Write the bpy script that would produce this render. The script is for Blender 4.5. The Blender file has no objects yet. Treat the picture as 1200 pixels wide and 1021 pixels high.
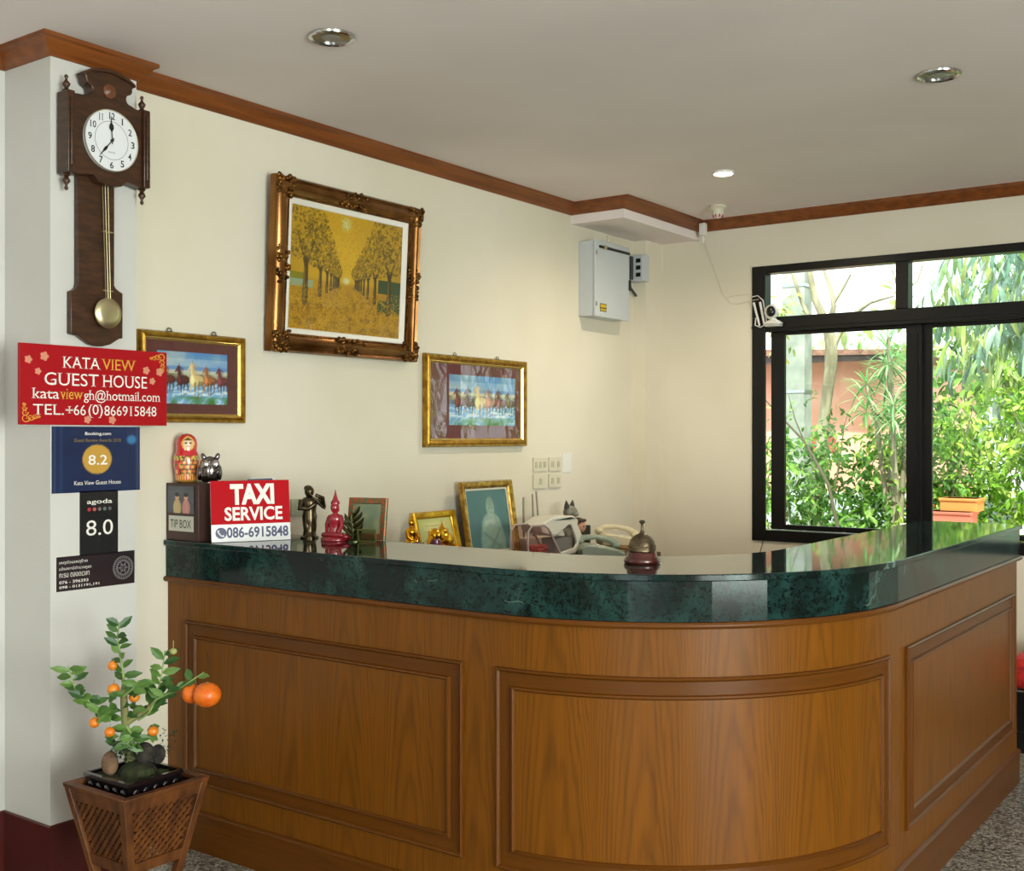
import bpy, bmesh, math, random
import numpy as np
from mathutils import Matrix, Vector
random.seed(7)
PI = math.pi
scene = bpy.context.scene
COL = scene.collection
# ------------------------------------------------------------------ materials
def s2l(c):
    return c/12.92 if c <= 0.04045 else ((c+0.055)/1.055)**2.4
def lin(c):
    if isinstance(c, str):
        c = [int(c[i:i+2], 16)/255 for i in (0, 2, 4)]
    return tuple(s2l(x) for x in c[:3]) + (1.0,)
def setin(n, name, v):
    if name in n.inputs: n.inputs[name].default_value = v
def mat(name, col, rough=0.5, metal=0.0, spec=0.5, coat=0.0, coat_rough=0.05, ior=1.5, emit=0, trans=0.0, sss=0):
    m = bpy.data.materials.new(name); m.use_nodes = True
    b = m.node_tree.nodes['Principled BSDF']
    c = lin(col)
    setin(b, 'Base Color', c); setin(b, 'Roughness', rough); setin(b, 'Metallic', metal)
    setin(b, 'Specular IOR Level', spec); setin(b, 'Coat Weight', coat); setin(b, 'Coat Roughness', coat_rough)
    setin(b, 'IOR', ior); setin(b, 'Transmission Weight', trans)
    if emit:
        setin(b, 'Emission Color', c); setin(b, 'Emission Strength', emit)
    return m
def nodes(m):
    nt = m.node_tree
    return nt, nt.nodes['Principled BSDF'], nt.nodes, nt.links
def ramp(N, stops):
    r = N.new('ShaderNodeValToRGB')
    el = r.color_ramp.elements
    while len(el) < len(stops): el.new(0.5)
    for e, (p, c) in zip(el, stops): e.position = p; e.color = lin(c)
    return r
def noisy(m, c1, c2, scale=8, detail=4, coord='Object', stretch=(1, 1, 1), bump=0.0, bscale=None, lo=.35, hi=.65):
    nt, b, N, Lk = nodes(m)
    tc = N.new('ShaderNodeTexCoord'); mp = N.new('ShaderNodeMapping'); mp.inputs['Scale'].default_value = stretch
    Lk.new(tc.outputs[coord], mp.inputs['Vector'])
    n = N.new('ShaderNodeTexNoise'); n.inputs['Scale'].default_value = scale; n.inputs['Detail'].default_value = detail
    Lk.new(mp.outputs[0], n.inputs['Vector'])
    r = ramp(N, [(lo, c1), (hi, c2)])
    Lk.new(n.outputs[0], r.inputs[0]); Lk.new(r.outputs[0], b.inputs['Base Color'])
    if bump:
        n2 = N.new('ShaderNodeTexNoise'); n2.inputs['Scale'].default_value = bscale or scale*6; n2.inputs['Detail'].default_value = 3
        Lk.new(mp.outputs[0], n2.inputs['Vector'])
        bp = N.new('ShaderNodeBump'); bp.inputs['Strength'].default_value = bump; bp.inputs['Distance'].default_value = .01
        Lk.new(n2.outputs[0], bp.inputs['Height']); Lk.new(bp.outputs[0], b.inputs['Normal'])
    return m
def M1(N, L, op, a, b=None, c=None):
    n = N.new('ShaderNodeMath'); n.operation = op
    for i, x in enumerate((a, b, c)):
        if x is None: continue
        if isinstance(x, (int, float)): n.inputs[i].default_value = x
        else: L.new(x, n.inputs[i])
    return n.outputs[0]
def wood(name, dark, light, rough=.38, coat=.06, cathedral=True, axis='uv'):
    """varnished teak veneer: U across the grain, V along it (both in metres)."""
    m = mat(name, light, rough, coat=coat, coat_rough=.15, spec=.2)
    nt, b, N, L = nodes(m)
    tc = N.new('ShaderNodeTexCoord')
    sp = N.new('ShaderNodeSeparateXYZ')
    L.new(tc.outputs['UV'], sp.inputs[0])
    u, v = sp.outputs[0], sp.outputs[1]
    mp = N.new('ShaderNodeMapping'); mp.inputs['Scale'].default_value = (5, .8, 1); L.new(tc.outputs['UV'], mp.inputs[0])
    nz = N.new('ShaderNodeTexNoise'); nz.inputs['Scale'].default_value = 2.2; nz.inputs['Detail'].default_value = 3; L.new(mp.outputs[0], nz.inputs[0])
    mp2 = N.new('ShaderNodeMapping'); mp2.inputs['Scale'].default_value = (160, 5, 1); L.new(tc.outputs['UV'], mp2.inputs[0])
    fine = N.new('ShaderNodeTexNoise'); fine.inputs['Scale'].default_value = 1.; fine.inputs['Detail'].default_value = 4; L.new(mp2.outputs[0], fine.inputs[0])
    mp3 = N.new('ShaderNodeMapping'); mp3.inputs['Scale'].default_value = (28, 1.2, 1); L.new(tc.outputs['UV'], mp3.inputs[0])
    mid = N.new('ShaderNodeTexNoise'); mid.inputs['Scale'].default_value = 1.; mid.inputs['Detail'].default_value = 3; L.new(mp3.outputs[0], mid.inputs[0])
    # veneer leaves .24 m wide, arch figure in the middle of each
    k = M1(N, L, 'DIVIDE', u, .262)
    fr = M1(N, L, 'FRACT', k); xp = M1(N, L, 'SUBTRACT', fr, .5)
    xp = M1(N, L, 'ADD', xp, M1(N, L, 'MULTIPLY', M1(N, L, 'SUBTRACT', nz.outputs[0], .5), .22))
    x2 = M1(N, L, 'MULTIPLY', xp, xp)
    cell = M1(N, L, 'FLOOR', k)
    off = M1(N, L, 'FRACT', M1(N, L, 'MULTIPLY', cell, .37))
    g = M1(N, L, 'ADD', M1(N, L, 'MULTIPLY', x2, 9.0 if cathedral else 60), M1(N, L, 'MULTIPLY', v, 1.15 if cathedral else .3))
    g = M1(N, L, 'ADD', g, off)
    g = M1(N, L, 'ADD', g, M1(N, L, 'MULTIPLY', nz.outputs[0], .7))
    w = M1(N, L, 'SINE', M1(N, L, 'MULTIPLY', g, 21.))
    w = M1(N, L, 'MULTIPLY', M1(N, L, 'ADD', w, 1.), .5)
    w = M1(N, L, 'POWER', w, 2.2)
    s = M1(N, L, 'ADD', M1(N, L, 'MULTIPLY', w, .17), M1(N, L, 'MULTIPLY', fine.outputs[0], .36))
    s = M1(N, L, 'ADD', s, M1(N, L, 'MULTIPLY', mid.outputs[0], .44))
    r = ramp(N, [(.25, light), (.80, dark)])
    L.new(s, r.inputs[0]); L.new(r.outputs[0], b.inputs['Base Color'])
    bp = N.new('ShaderNodeBump'); bp.inputs['Strength'].default_value = .05; bp.inputs['Distance'].default_value = .002
    L.new(fine.outputs[0], bp.inputs['Height']); L.new(bp.outputs[0], b.inputs['Normal'])
    return m
def vcol_mat(name, rough=.5, coat=0., spec=.5, coat_ior=1.5, bump=0, trans=0):
    m = mat(name, (1, 1, 1), rough, coat=coat, spec=spec, coat_rough=.01)
    nt, b, N, L = nodes(m)
    setin(b, 'Coat IOR', coat_ior)
    a = N.new('ShaderNodeVertexColor'); a.layer_name = 'Col'
    L.new(a.outputs[0], b.inputs['Base Color'])
    if bump:
        tc = N.new('ShaderNodeTexCoord'); n = N.new('ShaderNodeTexNoise'); n.inputs['Scale'].default_value = 160
        L.new(tc.outputs['Object'], n.inputs[0]); bp = N.new('ShaderNodeBump'); bp.inputs['Strength'].default_value = bump; bp.inputs['Distance'].default_value = .003
        L.new(n.outputs[0], bp.inputs['Height']); L.new(bp.outputs[0], b.inputs['Normal'])
    if trans:
        out = N['Material Output']; ts = N.new('ShaderNodeBsdfTranslucent'); mx = N.new('ShaderNodeMixShader'); mx.inputs[0].default_value = trans
        L.new(a.outputs[0], ts.inputs[0]); L.new(b.outputs[0], mx.inputs[1]); L.new(ts.outputs[0], mx.inputs[2]); L.new(mx.outputs[0], out.inputs[0])
    return m
def glass_mat(name, tint=(1, 1, 1), refl_ior=1.5, rough=0.0, alpha=0.0):
    m = bpy.data.materials.new(name); m.use_nodes = True
    nt = m.node_tree; N, L = nt.nodes, nt.links
    for n in list(N):
        if n.type != 'OUTPUT_MATERIAL': N.remove(n)
    out = [n for n in N if n.type == 'OUTPUT_MATERIAL'][0]
    t = N.new('ShaderNodeBsdfTransparent'); t.inputs[0].default_value = lin(tint)
    g = N.new('ShaderNodeBsdfGlossy'); g.inputs['Roughness'].default_value = rough
    ge = N.new('ShaderNodeNewGeometry'); dt = N.new('ShaderNodeVectorMath'); dt.operation = 'DOT_PRODUCT'
    L.new(ge.outputs['Normal'], dt.inputs[0]); L.new(ge.outputs['Incoming'], dt.inputs[1])
    f0 = ((refl_ior-1)/(refl_ior+1))**2
    k = M1(N, L, 'POWER', M1(N, L, 'SUBTRACT', 1.0, M1(N, L, 'ABSOLUTE', dt.outputs['Value'])), 5.0)
    fr = M1(N, L, 'MULTIPLY_ADD', k, 1-f0, f0)
    mx = N.new('ShaderNodeMixShader'); L.new(fr, mx.inputs[0]); L.new(t.outputs[0], mx.inputs[1]); L.new(g.outputs[0], mx.inputs[2])
    L.new(mx.outputs[0], out.inputs[0])
    return m
# ------------------------------------------------------------------ mesh builder
class MB:
    def __init__(s, M=None):
        s.V = []; s.F = []; s.UV = {}; s.C = {}; s.M = M or Matrix(); s.c = None
    def v(s, p, uv=None):
        q = s.M @ Vector(p); s.V.append(tuple(q)); i = len(s.V)-1
        if uv is not None: s.UV[i] = uv
        if s.c is not None: s.C[i] = s.c
        return i
    def f(s, *i): s.F.append(tuple(i))
    def box(s, x0, x1, y0, y1, z0, z1, R=None):
        c = Vector(((x0+x1)/2, (y0+y1)/2, (z0+z1)/2)); ids = []
        for x in (x0, x1):
            for y in (y0, y1):
                for z in (z0, z1):
                    p = Vector((x, y, z))
                    if R is not None: p = c + R @ (p-c)
                    ids.append(s.v(p))
        a = ids
        for q in ((0, 1, 3, 2), (4, 6, 7, 5), (0, 4, 5, 1), (2, 3, 7, 6), (0, 2, 6, 4), (1, 5, 7, 3)): s.f(*[a[k] for k in q])
        return s
    def prism(s, poly, w0, w1):
        n = len(poly); a = [s.v((u, v, w0)) for u, v in poly]; b = [s.v((u, v, w1)) for u, v in poly]
        s.f(*a[::-1]); s.f(*b)
        for i in range(n): j = (i+1) % n; s.f(a[i], a[j], b[j], b[i])
        return s
    def rings(s, R, closed=False, cap=True):
        n = len(R[0]); m = len(R)
        for i in range(m if closed else m-1):
            A, B = R[i], R[(i+1) % m]
            for j in range(n): k = (j+1) % n; s.f(A[j], A[k], B[k], B[j])
        if cap and not closed: s.f(*R[0][::-1]); s.f(*R[-1])
    def tube(s, pts, r, n=8, closed=False):
        pts = [Vector(p) for p in pts]; m = len(pts)
        if not hasattr(r, '__len__'): r = [r]*m
        R = []; prev = None
        for i, p in enumerate(pts):
            if closed: t = pts[(i+1) % m]-pts[i-1]
            else: t = pts[min(i+1, m-1)]-pts[max(i-1, 0)]
            t.normalize()
            if prev is None:
                a = Vector((0, 0, 1)) if abs(t.z) < .9 else Vector((1, 0, 0))
                prev = t.cross(a).normalized()
            u = (prev - t*prev.dot(t)).normalized(); w = t.cross(u); prev = u
            R.append([s.v(p + (u*math.cos(2*PI*k/n)+w*math.sin(2*PI*k/n))*r[i]) for k in range(n)])
        s.rings(R, closed); return s
    def lathe(s, prof, c=(0, 0, 0), n=24, M=None, ring_=False):
        R = []
        c = Vector(c)
        for r, z in prof:
            ring = []
            for k in range(n):
                p = Vector((max(r, 1e-5)*math.cos(2*PI*k/n), max(r, 1e-5)*math.sin(2*PI*k/n), z))
                if M is not None: p = M @ p
                ring.append(s.v(c+p))
            R.append(ring)
        s.rings(R, closed=ring_); return s
    def ell(s, c, r, n=14, m=9, R=None):
        if not hasattr(r, '__len__'): r = (r, r, r)
        c = Vector(c); rings = []
        for i in range(m+1):
            th = PI*(i/m); th = min(max(th, .02), PI-.02); ring = []
            for k in range(n):
                p = Vector((r[0]*math.sin(th)*math.cos(2*PI*k/n), r[1]*math.sin(th)*math.sin(2*PI*k/n), -r[2]*math.cos(th)))
                if R is not None: p = R @ p
                ring.append(s.v(c+p))
            rings.append(ring)
        s.rings(rings); return s
    def frame(s, u0, v0, u1, v1, prof, fn=None, cl=True):
        """mitred moulding round a rectangle; prof = [(inset, height)...]"""
        R = []
        for cu, cv, su, sv in ((u0, v0, 1, 1), (u1, v0, -1, 1), (u1, v1, -1, -1), (u0, v1, 1, -1)):
            R.append([(cu+su*d, cv+sv*d, w) for d, w in prof])
        if fn is None:
            I = [[s.v(p) for p in r] for r in R]
            s.rings(I, closed=True)
        return s
def rotx(a): return Matrix.Rotation(a, 3, 'X')
def roty(a): return Matrix.Rotation(a, 3, 'Y')
def rotz(a): return Matrix.Rotation(a, 3, 'Z')
ROOTM = {}
def link(name, me, m, parent):
    o = bpy.data.objects.new(name, me); COL.objects.link(o)
    if m is not None: me.materials.append(m)
    if parent is not None: o.parent = parent
    return o
def rootof(o):
    while o.parent is not None: o = o.parent
    return o
def part(name, mb, m, parent=None, smooth=None, bevel=0, bseg=2, recalc=True, solid=0):
    V = mb.V
    if parent is not None:
        Mi = ROOTM[rootof(parent).name].inverted()
        V = [tuple(Mi @ Vector(p)) for p in V]
    me = bpy.data.meshes.new(name); me.from_pydata(V, [], mb.F)
    if mb.UV:
        uvl = me.uv_layers.new(name='UVMap')
        for lp in me.loops: uvl.data[lp.index].uv = mb.UV.get(lp.vertex_index, (0, 0))
    if mb.C:
        ca = me.color_attributes.new('Col', 'FLOAT_COLOR', 'POINT')
        arr = np.ones((len(V), 4), dtype=np.float32)
        for i, c in mb.C.items(): arr[i, :3] = c[:3]
        ca.data.foreach_set('color', arr.ravel())
    if recalc:
        bm = bmesh.new(); bm.from_mesh(me)
        bmesh.ops.recalc_face_normals(bm, faces=bm.faces); bm.to_mesh(me); bm.free()
    if smooth is not None:
        for p in me.polygons: p.use_smooth = True
        me.set_sharp_from_angle(angle=math.radians(smooth))
    o = link(name, me, m, parent)
    if bevel:
        b = o.modifiers.new('bevel', 'BEVEL'); b.width = bevel; b.segments = bseg; b.limit_method = 'ANGLE'; b.angle_limit = math.radians(35)
        for p in me.polygons: p.use_smooth = True
        me.set_sharp_from_angle(angle=math.radians(40))
    if parent is None: ROOTM[o.name] = Matrix()
    return o
def setmeta(o, label, cat, group=None, kind=None):
    if label: o['label'] = label
    if cat: o['category'] = cat
    if group: o['group'] = group
    if kind: o['kind'] = kind
    return o
def thing(name, label, cat, loc=(0, 0, 0), rz=0., group=None):
    o = bpy.data.objects.new(name, None); COL.objects.link(o)
    o.location = loc; o.rotation_euler = (0, 0, rz); o.empty_display_size = .05
    ROOTM[o.name] = Matrix.Translation(loc) @ Matrix.Rotation(rz, 4, 'Z')
    return setmeta(o, label, cat, group)
def struct(name, mb, m, parent=None, **k):
    o = part(name, mb, m, parent, **k)
    if parent is None: o['kind'] = 'structure'
    return o
def copy_tree(o, parent=None):
    c = o.copy(); COL.objects.link(c); c.parent = parent
    for ch in [x for x in o.children]: copy_tree(ch, c)
    return c
# frames: u right, v up, w out of the wall
def onleft(x, y=0, z=0): return Matrix(((0, 0, 1, x), (1, 0, 0, y), (0, 1, 0, z), (0, 0, 0, 1)))
def onback(x, y, z): return Matrix(((1, 0, 0, x), (0, 0, -1, y), (0, 1, 0, z), (0, 0, 0, 1)))
def facing(x, y, z, ang, lean=0.0):
    """upright card frame at (x,y,z): u along the base at angle ang from +x, v up (leaning back by lean), w outward"""
    u = Vector((math.cos(ang), math.sin(ang), 0)); w = Vector((math.sin(ang), -math.cos(ang), 0))
    v = Vector((0, 0, 1))*math.cos(lean) - w*math.sin(lean); w2 = u.cross(v)
    return Matrix(((u.x, v.x, w2.x, x), (u.y, v.y, w2.y, y), (u.z, v.z, w2.z, z), (0, 0, 0, 1)))
# ------------------------------------------------------------------ text
def text_shape(s, bold=0.0):
    cu = bpy.data.curves.new('tmp', 'FONT'); cu.body = s; cu.size = 1.0; cu.offset = bold; cu.resolution_u = 3
    o = bpy.data.objects.new('tmp', cu)
    me = bpy.data.meshes.new_from_object(o)
    V = [(v.co.x, v.co.y) for v in me.vertices]; F = [tuple(p.vertices) for p in me.polygons]
    E = {}
    for p in me.polygons:
        vs = list(p.vertices)
        for i in range(len(vs)):
            k = tuple(sorted((vs[i], vs[(i+1) % len(vs)]))); E[k] = E.get(k, 0)+1
    edges = [k for k, n in E.items() if n == 1]
    bpy.data.objects.remove(o); bpy.data.curves.remove(cu); bpy.data.meshes.remove(me)
    return V, F, edges
def text(mb, s, u, v, w, h, z=.0008, bold=0.0, serif=False, spans=None, colors=None):
    """writing fitted in the box (u,v)-(u+w,v+h) of mb's frame"""
    V, F, E = text_shape(s, bold)
    if not V: return
    if serif:
        ys = sorted(set(round(p[1], 3) for p in V)); cap = max(p[1] for p in V)
        n0 = len(V)
        for a, b in E:
            (x0, y0), (x1, y1) = V[a], V[b]
            wd = abs(x0-x1)
            if abs(y0-y1) < .004 and .03 < wd < .2:
                lo, hi = min(x0, x1), max(x0, x1); e = .075
                up = any(abs(y0-t) < .02 for t in (0.0,))
                t = .03 if y0 < .3 else -.03
                k = len(V); V += [(lo-e, y0), (hi+e, y0), (hi+e, y0+t), (lo-e, y0+t)]; F.append((k, k+1, k+2, k+3))
    x0 = min(p[0] for p in V); x1 = max(p[0] for p in V); y0 = min(p[1] for p in V); y1 = max(p[1] for p in V)
    sx = w/(x1-x0); sy = h/(y1-y0); ids = []
    for x, y in V:
        if colors is not None:
            t = (x-x0)/(x1-x0); mb.c = None
            for a, b, c in colors:
                if a <= t <= b: mb.c = c
        ids.append(mb.v((u+(x-x0)*sx, v+(y-y0)*sy, z)))
    for f_ in F: mb.f(*[ids[i] for i in f_])
# ------------------------------------------------------------------ painted canvases
class Img:
    def __init__(s, w, h, c):
        s.w, s.h = w, h; s.a = np.zeros((h, w, 3)); s.a[:] = c
        s.Y, s.X = np.mgrid[0:h, 0:w]; s.X = s.X/(w-1); s.Y = s.Y/(h-1); s.asp = w/h
        s.r = np.random.RandomState(3)
    def put(s, m, c, al=1.0):
        m = np.clip(m, 0, 1)[..., None]*al; s.a = s.a*(1-m)+np.array(c)*m
    def rect(s, x0, y0, x1, y1, c, al=1): s.put(((s.X >= x0) & (s.X <= x1) & (s.Y >= y0) & (s.Y <= y1)).astype(float), c, al)
    def ell(s, x, y, rx, ry, c, al=1, rot=0, soft=.15):
        dx = (s.X-x)*math.cos(rot)+(s.Y-y)*math.sin(rot)/s.asp; dy = -(s.X-x)*math.sin(rot)*s.asp+(s.Y-y)*math.cos(rot)
        d = np.sqrt((dx/rx)**2+(dy/ry)**2); s.put((1+soft-d)/soft/1.0, c, al)
    def line(s, x0, y0, x1, y1, w0, w1, c, al=1):
        dx, dy = (x1-x0)*s.asp, y1-y0; L2 = dx*dx+dy*dy+1e-9
        t = np.clip(((s.X-x0)*s.asp*dx+(s.Y-y0)*dy)/L2, 0, 1)
        d = np.hypot((s.X-x0)*s.asp-t*dx, s.Y-y0-t*dy); w = w0+(w1-w0)*t
        s.put((w-d)*s.h+.5, c, al)
    def noise(s, n, m=None):
        m = m or n
        g = s.r.rand(m+2, n+2); yy = s.Y*m; xx = s.X*n; i = yy.astype(int); j = xx.astype(int); fy = yy-i; fx = xx-j
        fy = fy*fy*(3-2*fy); fx = fx*fx*(3-2*fx)
        return (g[i, j]*(1-fx)+g[i, j+1]*fx)*(1-fy)+(g[i+1, j]*(1-fx)+g[i+1, j+1]*fx)*fy
    def fbm(s, n, k=4): return sum(s.noise(n*2**i, int(n*2**i/s.asp)+1)/2**i for i in range(k))/sum(1/2**i for i in range(k))
    def mesh(s, mb, u0, v0, u1, v1, z=.001):
        """adds the canvas as a fine grid, row 0 of the picture at the top"""
        a = np.clip(s.a, 0, 1); l = np.where(a <= .04045, a/12.92, ((a+.055)/1.055)**2.4)
        ids = []
        for i in range(s.h):
            row = []
            for j in range(s.w):
                mb.c = tuple(l[i, j]); row.append(mb.v((u0+(u1-u0)*j/(s.w-1), v1+(v0-v1)*i/(s.h-1), z)))
            ids.append(row)
        mb.c = None
        for i in range(s.h-1):
            for j in range(s.w-1): mb.f(ids[i+1][j], ids[i+1][j+1], ids[i][j+1], ids[i][j])
# ------------------------------------------------------------------ palette
cream = noisy(mat('cream_wall_paint', 'E0D8C6', .75, spec=.25), 'DCD4C0', 'E4DCCC', 1.4, 3, bump=.06, bscale=90)
column_paint = noisy(mat('pale_column_paint', 'D0CECA', .7, spec=.25), 'CCCAC5', 'D4D2CE', 1.6, 3, bump=.08, bscale=70)
ceil_paint = noisy(mat('ceiling_paint', 'EDE2E0', .85, spec=.2), 'E9DEDC', 'F0E6E4', 1.1, 3)
white_plastic = mat('white_plastic', 'E4E2DC', .35)
offwhite = mat('ivory_plastic', 'D9D2BD', .4)
black_alu = mat('black_aluminium', '0B0B0C', .35, spec=.4)
black_plastic = mat('black_plastic', '101012', .3)
chrome = mat('chrome', 'C9C9C9', .14, metal=1)
steel = mat('brushed_steel', 'A8A8A6', .3, metal=1)
brass = mat('brass', 'D6CBA2', .34, metal=1)
gold = mat('polished_gold', 'E3A72A', .22, metal=1)
teak = wood('teak_veneer', '522F07', '7E4A0C')
teak_rail = wood('teak_rail', '492705', '683A09', cathedral=False)
crown_wood = noisy(mat('crown_teak', '7A4012', .45), '6B360D', '86491A', 3, 4, stretch=(6, 1, 14))
clock_wood = noisy(mat('walnut', '3A2210', .4, coat=.1), '301A0B', '482A14', 5, 4, stretch=(3, 3, 14))
planter_wood = noisy(mat('planter_wood', '5E3210', .5), '47240A', '6E3E16', 4, 4, stretch=(8, 8, 2))
def marble_mat():
    m = mat('green_marble', '0E3A35', .13, spec=.25)
    nt, b, N, L = nodes(m)
    tc = N.new('ShaderNodeTexCoord')
    n1 = N.new('ShaderNodeTexNoise'); n1.inputs['Scale'].default_value = 7; n1.inputs['Detail'].default_value = 7; n1.inputs['Distortion'].default_value = .7
    L.new(tc.outputs['Object'], n1.inputs[0])
    r1 = ramp(N, [(.30, '07100F'), (.45, '0E2422'), (.58, '1A3A36'), (.75, '305049')])
    L.new(n1.outputs[0], r1.inputs[0])
    n2 = N.new('ShaderNodeTexNoise'); n2.inputs['Scale'].default_value = 75; n2.inputs['Detail'].default_value = 5; n2.inputs['Distortion'].default_value = 1.2
    L.new(tc.outputs['Object'], n2.inputs[0])
    r2 = ramp(N, [(.38, '000000'), (.52, 'FFFFFF')]); L.new(n2.outputs[0], r2.inputs[0])
    mx = N.new('ShaderNodeMix'); mx.data_type = 'RGBA'; mx.blend_type = 'MULTIPLY'; mx.inputs[0].default_value = .80
    L.new(r1.outputs[0], mx.inputs[6]); L.new(r2.outputs[0], mx.inputs[7])
    # pale veins
    n3 = N.new('ShaderNodeTexNoise'); n3.inputs['Scale'].default_value = 1.1; n3.inputs['Detail'].default_value = 4; n3.inputs['Distortion'].default_value = .5
    L.new(tc.outputs['Object'], n3.inputs[0])
    d = M1(N, L, 'ABSOLUTE', M1(N, L, 'SUBTRACT', n3.outputs[0], .5))
    vein = M1(N, L, 'MULTIPLY', M1(N, L, 'LESS_THAN', d, .0016), M1(N, L, 'GREATER_THAN', n1.outputs[0], .56))
    vein = M1(N, L, 'MULTIPLY', vein, .35)
    mx2 = N.new('ShaderNodeMix'); mx2.data_type = 'RGBA'; L.new(vein, mx2.inputs[0]); L.new(mx.outputs[2], mx2.inputs[6]); mx2.inputs[7].default_value = lin('8FA79B')
    L.new(mx2.outputs[2], b.inputs['Base Color'])
    return m
marble = marble_mat()
marble_top = marble_mat(); setin(nodes(marble_top)[1], 'IOR', 2.3); setin(nodes(marble_top)[1], 'Specular IOR Level', .5); setin(nodes(marble_top)[1], 'Roughness', .05)
def granite_mat():
    m = mat('floor_granite', '77736B', .28)
    nt, b, N, L = nodes(m); tc = N.new('ShaderNodeTexCoord')
    v = N.new('ShaderNodeTexVoronoi'); v.inputs['Scale'].default_value = 120; L.new(tc.outputs['Object'], v.inputs['Vector'])
    sp = N.new('ShaderNodeSeparateColor'); L.new(v.outputs['Color'], sp.inputs[0])
    r = ramp(N, [(.1, '34322E'), (.35, '6B675E'), (.6, '8E8A80'), (.9, 'B7B2A6')]); L.new(sp.outputs[0], r.inputs[0])
    br = N.new('ShaderNodeTexBrick'); br.offset = 0; br.inputs['Scale'].default_value = 1; br.inputs['Brick Width'].default_value = .6; br.inputs['Row Height'].default_value = .6; br.inputs['Mortar Size'].default_value = .003
    br.inputs['Color1'].default_value = (1, 1, 1, 1); br.inputs['Color2'].default_value = (1, 1, 1, 1); br.inputs['Mortar'].default_value = (.3, .3, .3, 1)
    L.new(tc.outputs['Object'], br.inputs['Vector'])
    mx = N.new('ShaderNodeMix'); mx.data_type = 'RGBA'; mx.blend_type = 'MULTIPLY'; mx.inputs[0].default_value = 1
    L.new(r.outputs[0], mx.inputs[6]); L.new(br.outputs[0], mx.inputs[7]); L.new(mx.outputs[2], b.inputs['Base Color'])
    return m
granite = granite_mat()
red_tile = noisy(mat('dark_red_skirting', '4A1715', .35), '431312', '531C18', 2.5, 3)
# ------------------------------------------------------------------ shell
CEIL = 2.812; BW = 6.331; XR = 7.2; YR = -4.2
struct('floor', MB().box(-.5, XR+.2, YR-.2, BW+.15, -.1, 0), granite)
struct('ceiling', MB().box(-.5, XR+.2, YR-.2, BW+.15, CEIL, CEIL+.12), ceil_paint)
m = MB(); m.box(-.35, 0, 2.30, BW+.15, 0, CEIL); struct('wall_left', m, cream)
m = MB(); m.box(-.5, -.19, YR, 2.13, 0, CEIL); struct('wall_entry', m, column_paint)
m = MB(); m.box(-.35, .083, 2.13, 2.461, 0, CEIL); struct('wall_column', m, column_paint)
m = MB(); m.box(0, .088, 6.116, BW, 0, 2.70); struct('wall_pilaster', m, cream)
m = MB(); m.box(0, .345, 5.41, BW, 2.70, CEIL); struct('ceiling_bulkhead', m, ceil_paint)
WX0, WX1, WZ0, WZ1 = .695, 3.40, .875, 2.505
def wall_with_hole(name, M, u0, u1, v0, v1, holes, thick, mt):
    mb = MB(M); us = sorted(set([u0, u1]+[h[0] for h in holes]+[h[1] for h in holes])); vs = sorted(set([v0, v1]+[h[2] for h in holes]+[h[3] for h in holes]))
    for i in range(len(us)-1):
        for j in range(len(vs)-1):
            cu, cv = (us[i]+us[i+1])/2, (vs[j]+vs[j+1])/2
            if any(h[0] < cu < h[1] and h[2] < cv < h[3] for h in holes): continue
            mb.box(us[i], us[i+1], vs[j], vs[j+1], -thick, 0)
    return struct(name, mb, mt)
wall_with_hole('wall_back', onback(0, BW, 0), 0, XR, 0, CEIL, [(WX0, WX1, WZ0, WZ1)], .14, cream)
# front of the lobby: glazed entrance, behind the camera
wall_with_hole('wall_front', Matrix(((-1, 0, 0, 0), (0, 0, 1, YR), (0, 1, 0, 0), (0, 0, 0, 1))), -XR, .19, 0, CEIL, [(-6.6, -4.2, .02, 2.45)], .2, cream)
wall_with_hole('wall_right', Matrix(((0, 0, -1, XR), (-1, 0, 0, 0), (0, 1, 0, 0), (0, 0, 0, 1))), -BW, -YR, 0, CEIL, [(-1.5, 1.3, .3, 2.4)], .2, cream)
def offset(pts, d):
    out = []
    for i, p in enumerate(pts):
        p = Vector(p); ns = []
        if i > 0: t = (p-Vector(pts[i-1])).normalized(); ns.append(Vector((t.y, -t.x)))
        if i < len(pts)-1: t = (Vector(pts[i+1])-p).normalized(); ns.append(Vector((t.y, -t.x)))
        n = sum(ns, Vector((0, 0))).normalized(); n /= n.dot(ns[0]); out.append(p+n*d)
    return out
def sweep(mb, pts, prof):
    """prof (out, z) closed; swept with mitres; out is to the right-hand side of travel"""
    offs = [offset(pts, o) for o, z in prof]
    R = [[mb.v((offs[k][i].x, offs[k][i].y, prof[k][1])) for k in range(len(prof))] for i in range(len(pts))]
    mb.rings(R)
CR = [(0, 2.749), (.007, 2.749), (.012, 2.756), (.022, 2.765), (.044, 2.794), (.056, 2.799), (.056, CEIL), (0, CEIL)]
wp = [(-.19, YR), (-.19, 2.13), (.083, 2.13), (.083, 2.461), (0, 2.461), (0, 5.41), (.345, 5.41), (.345, BW), (XR, BW), (XR, YR)]
m = MB(); sweep(m, wp, CR); struct('trim_1', m, crown_wood)
m = MB(); sweep(m, [(-.19, YR), (-.19, 2.13), (.083, 2.13), (.083, 2.461), (.001, 2.461)], [(0, 0), (.008, 0), (.008, .212), (.004, .216), (0, .216)]); struct('baseboard_left', m, red_tile)
m = MB(); sweep(m, [(2.0, BW), (XR, BW)], [(0, 0), (.008, 0), (.008, .10), (0, .10)]); struct('baseboard_back', m, red_tile)
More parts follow.
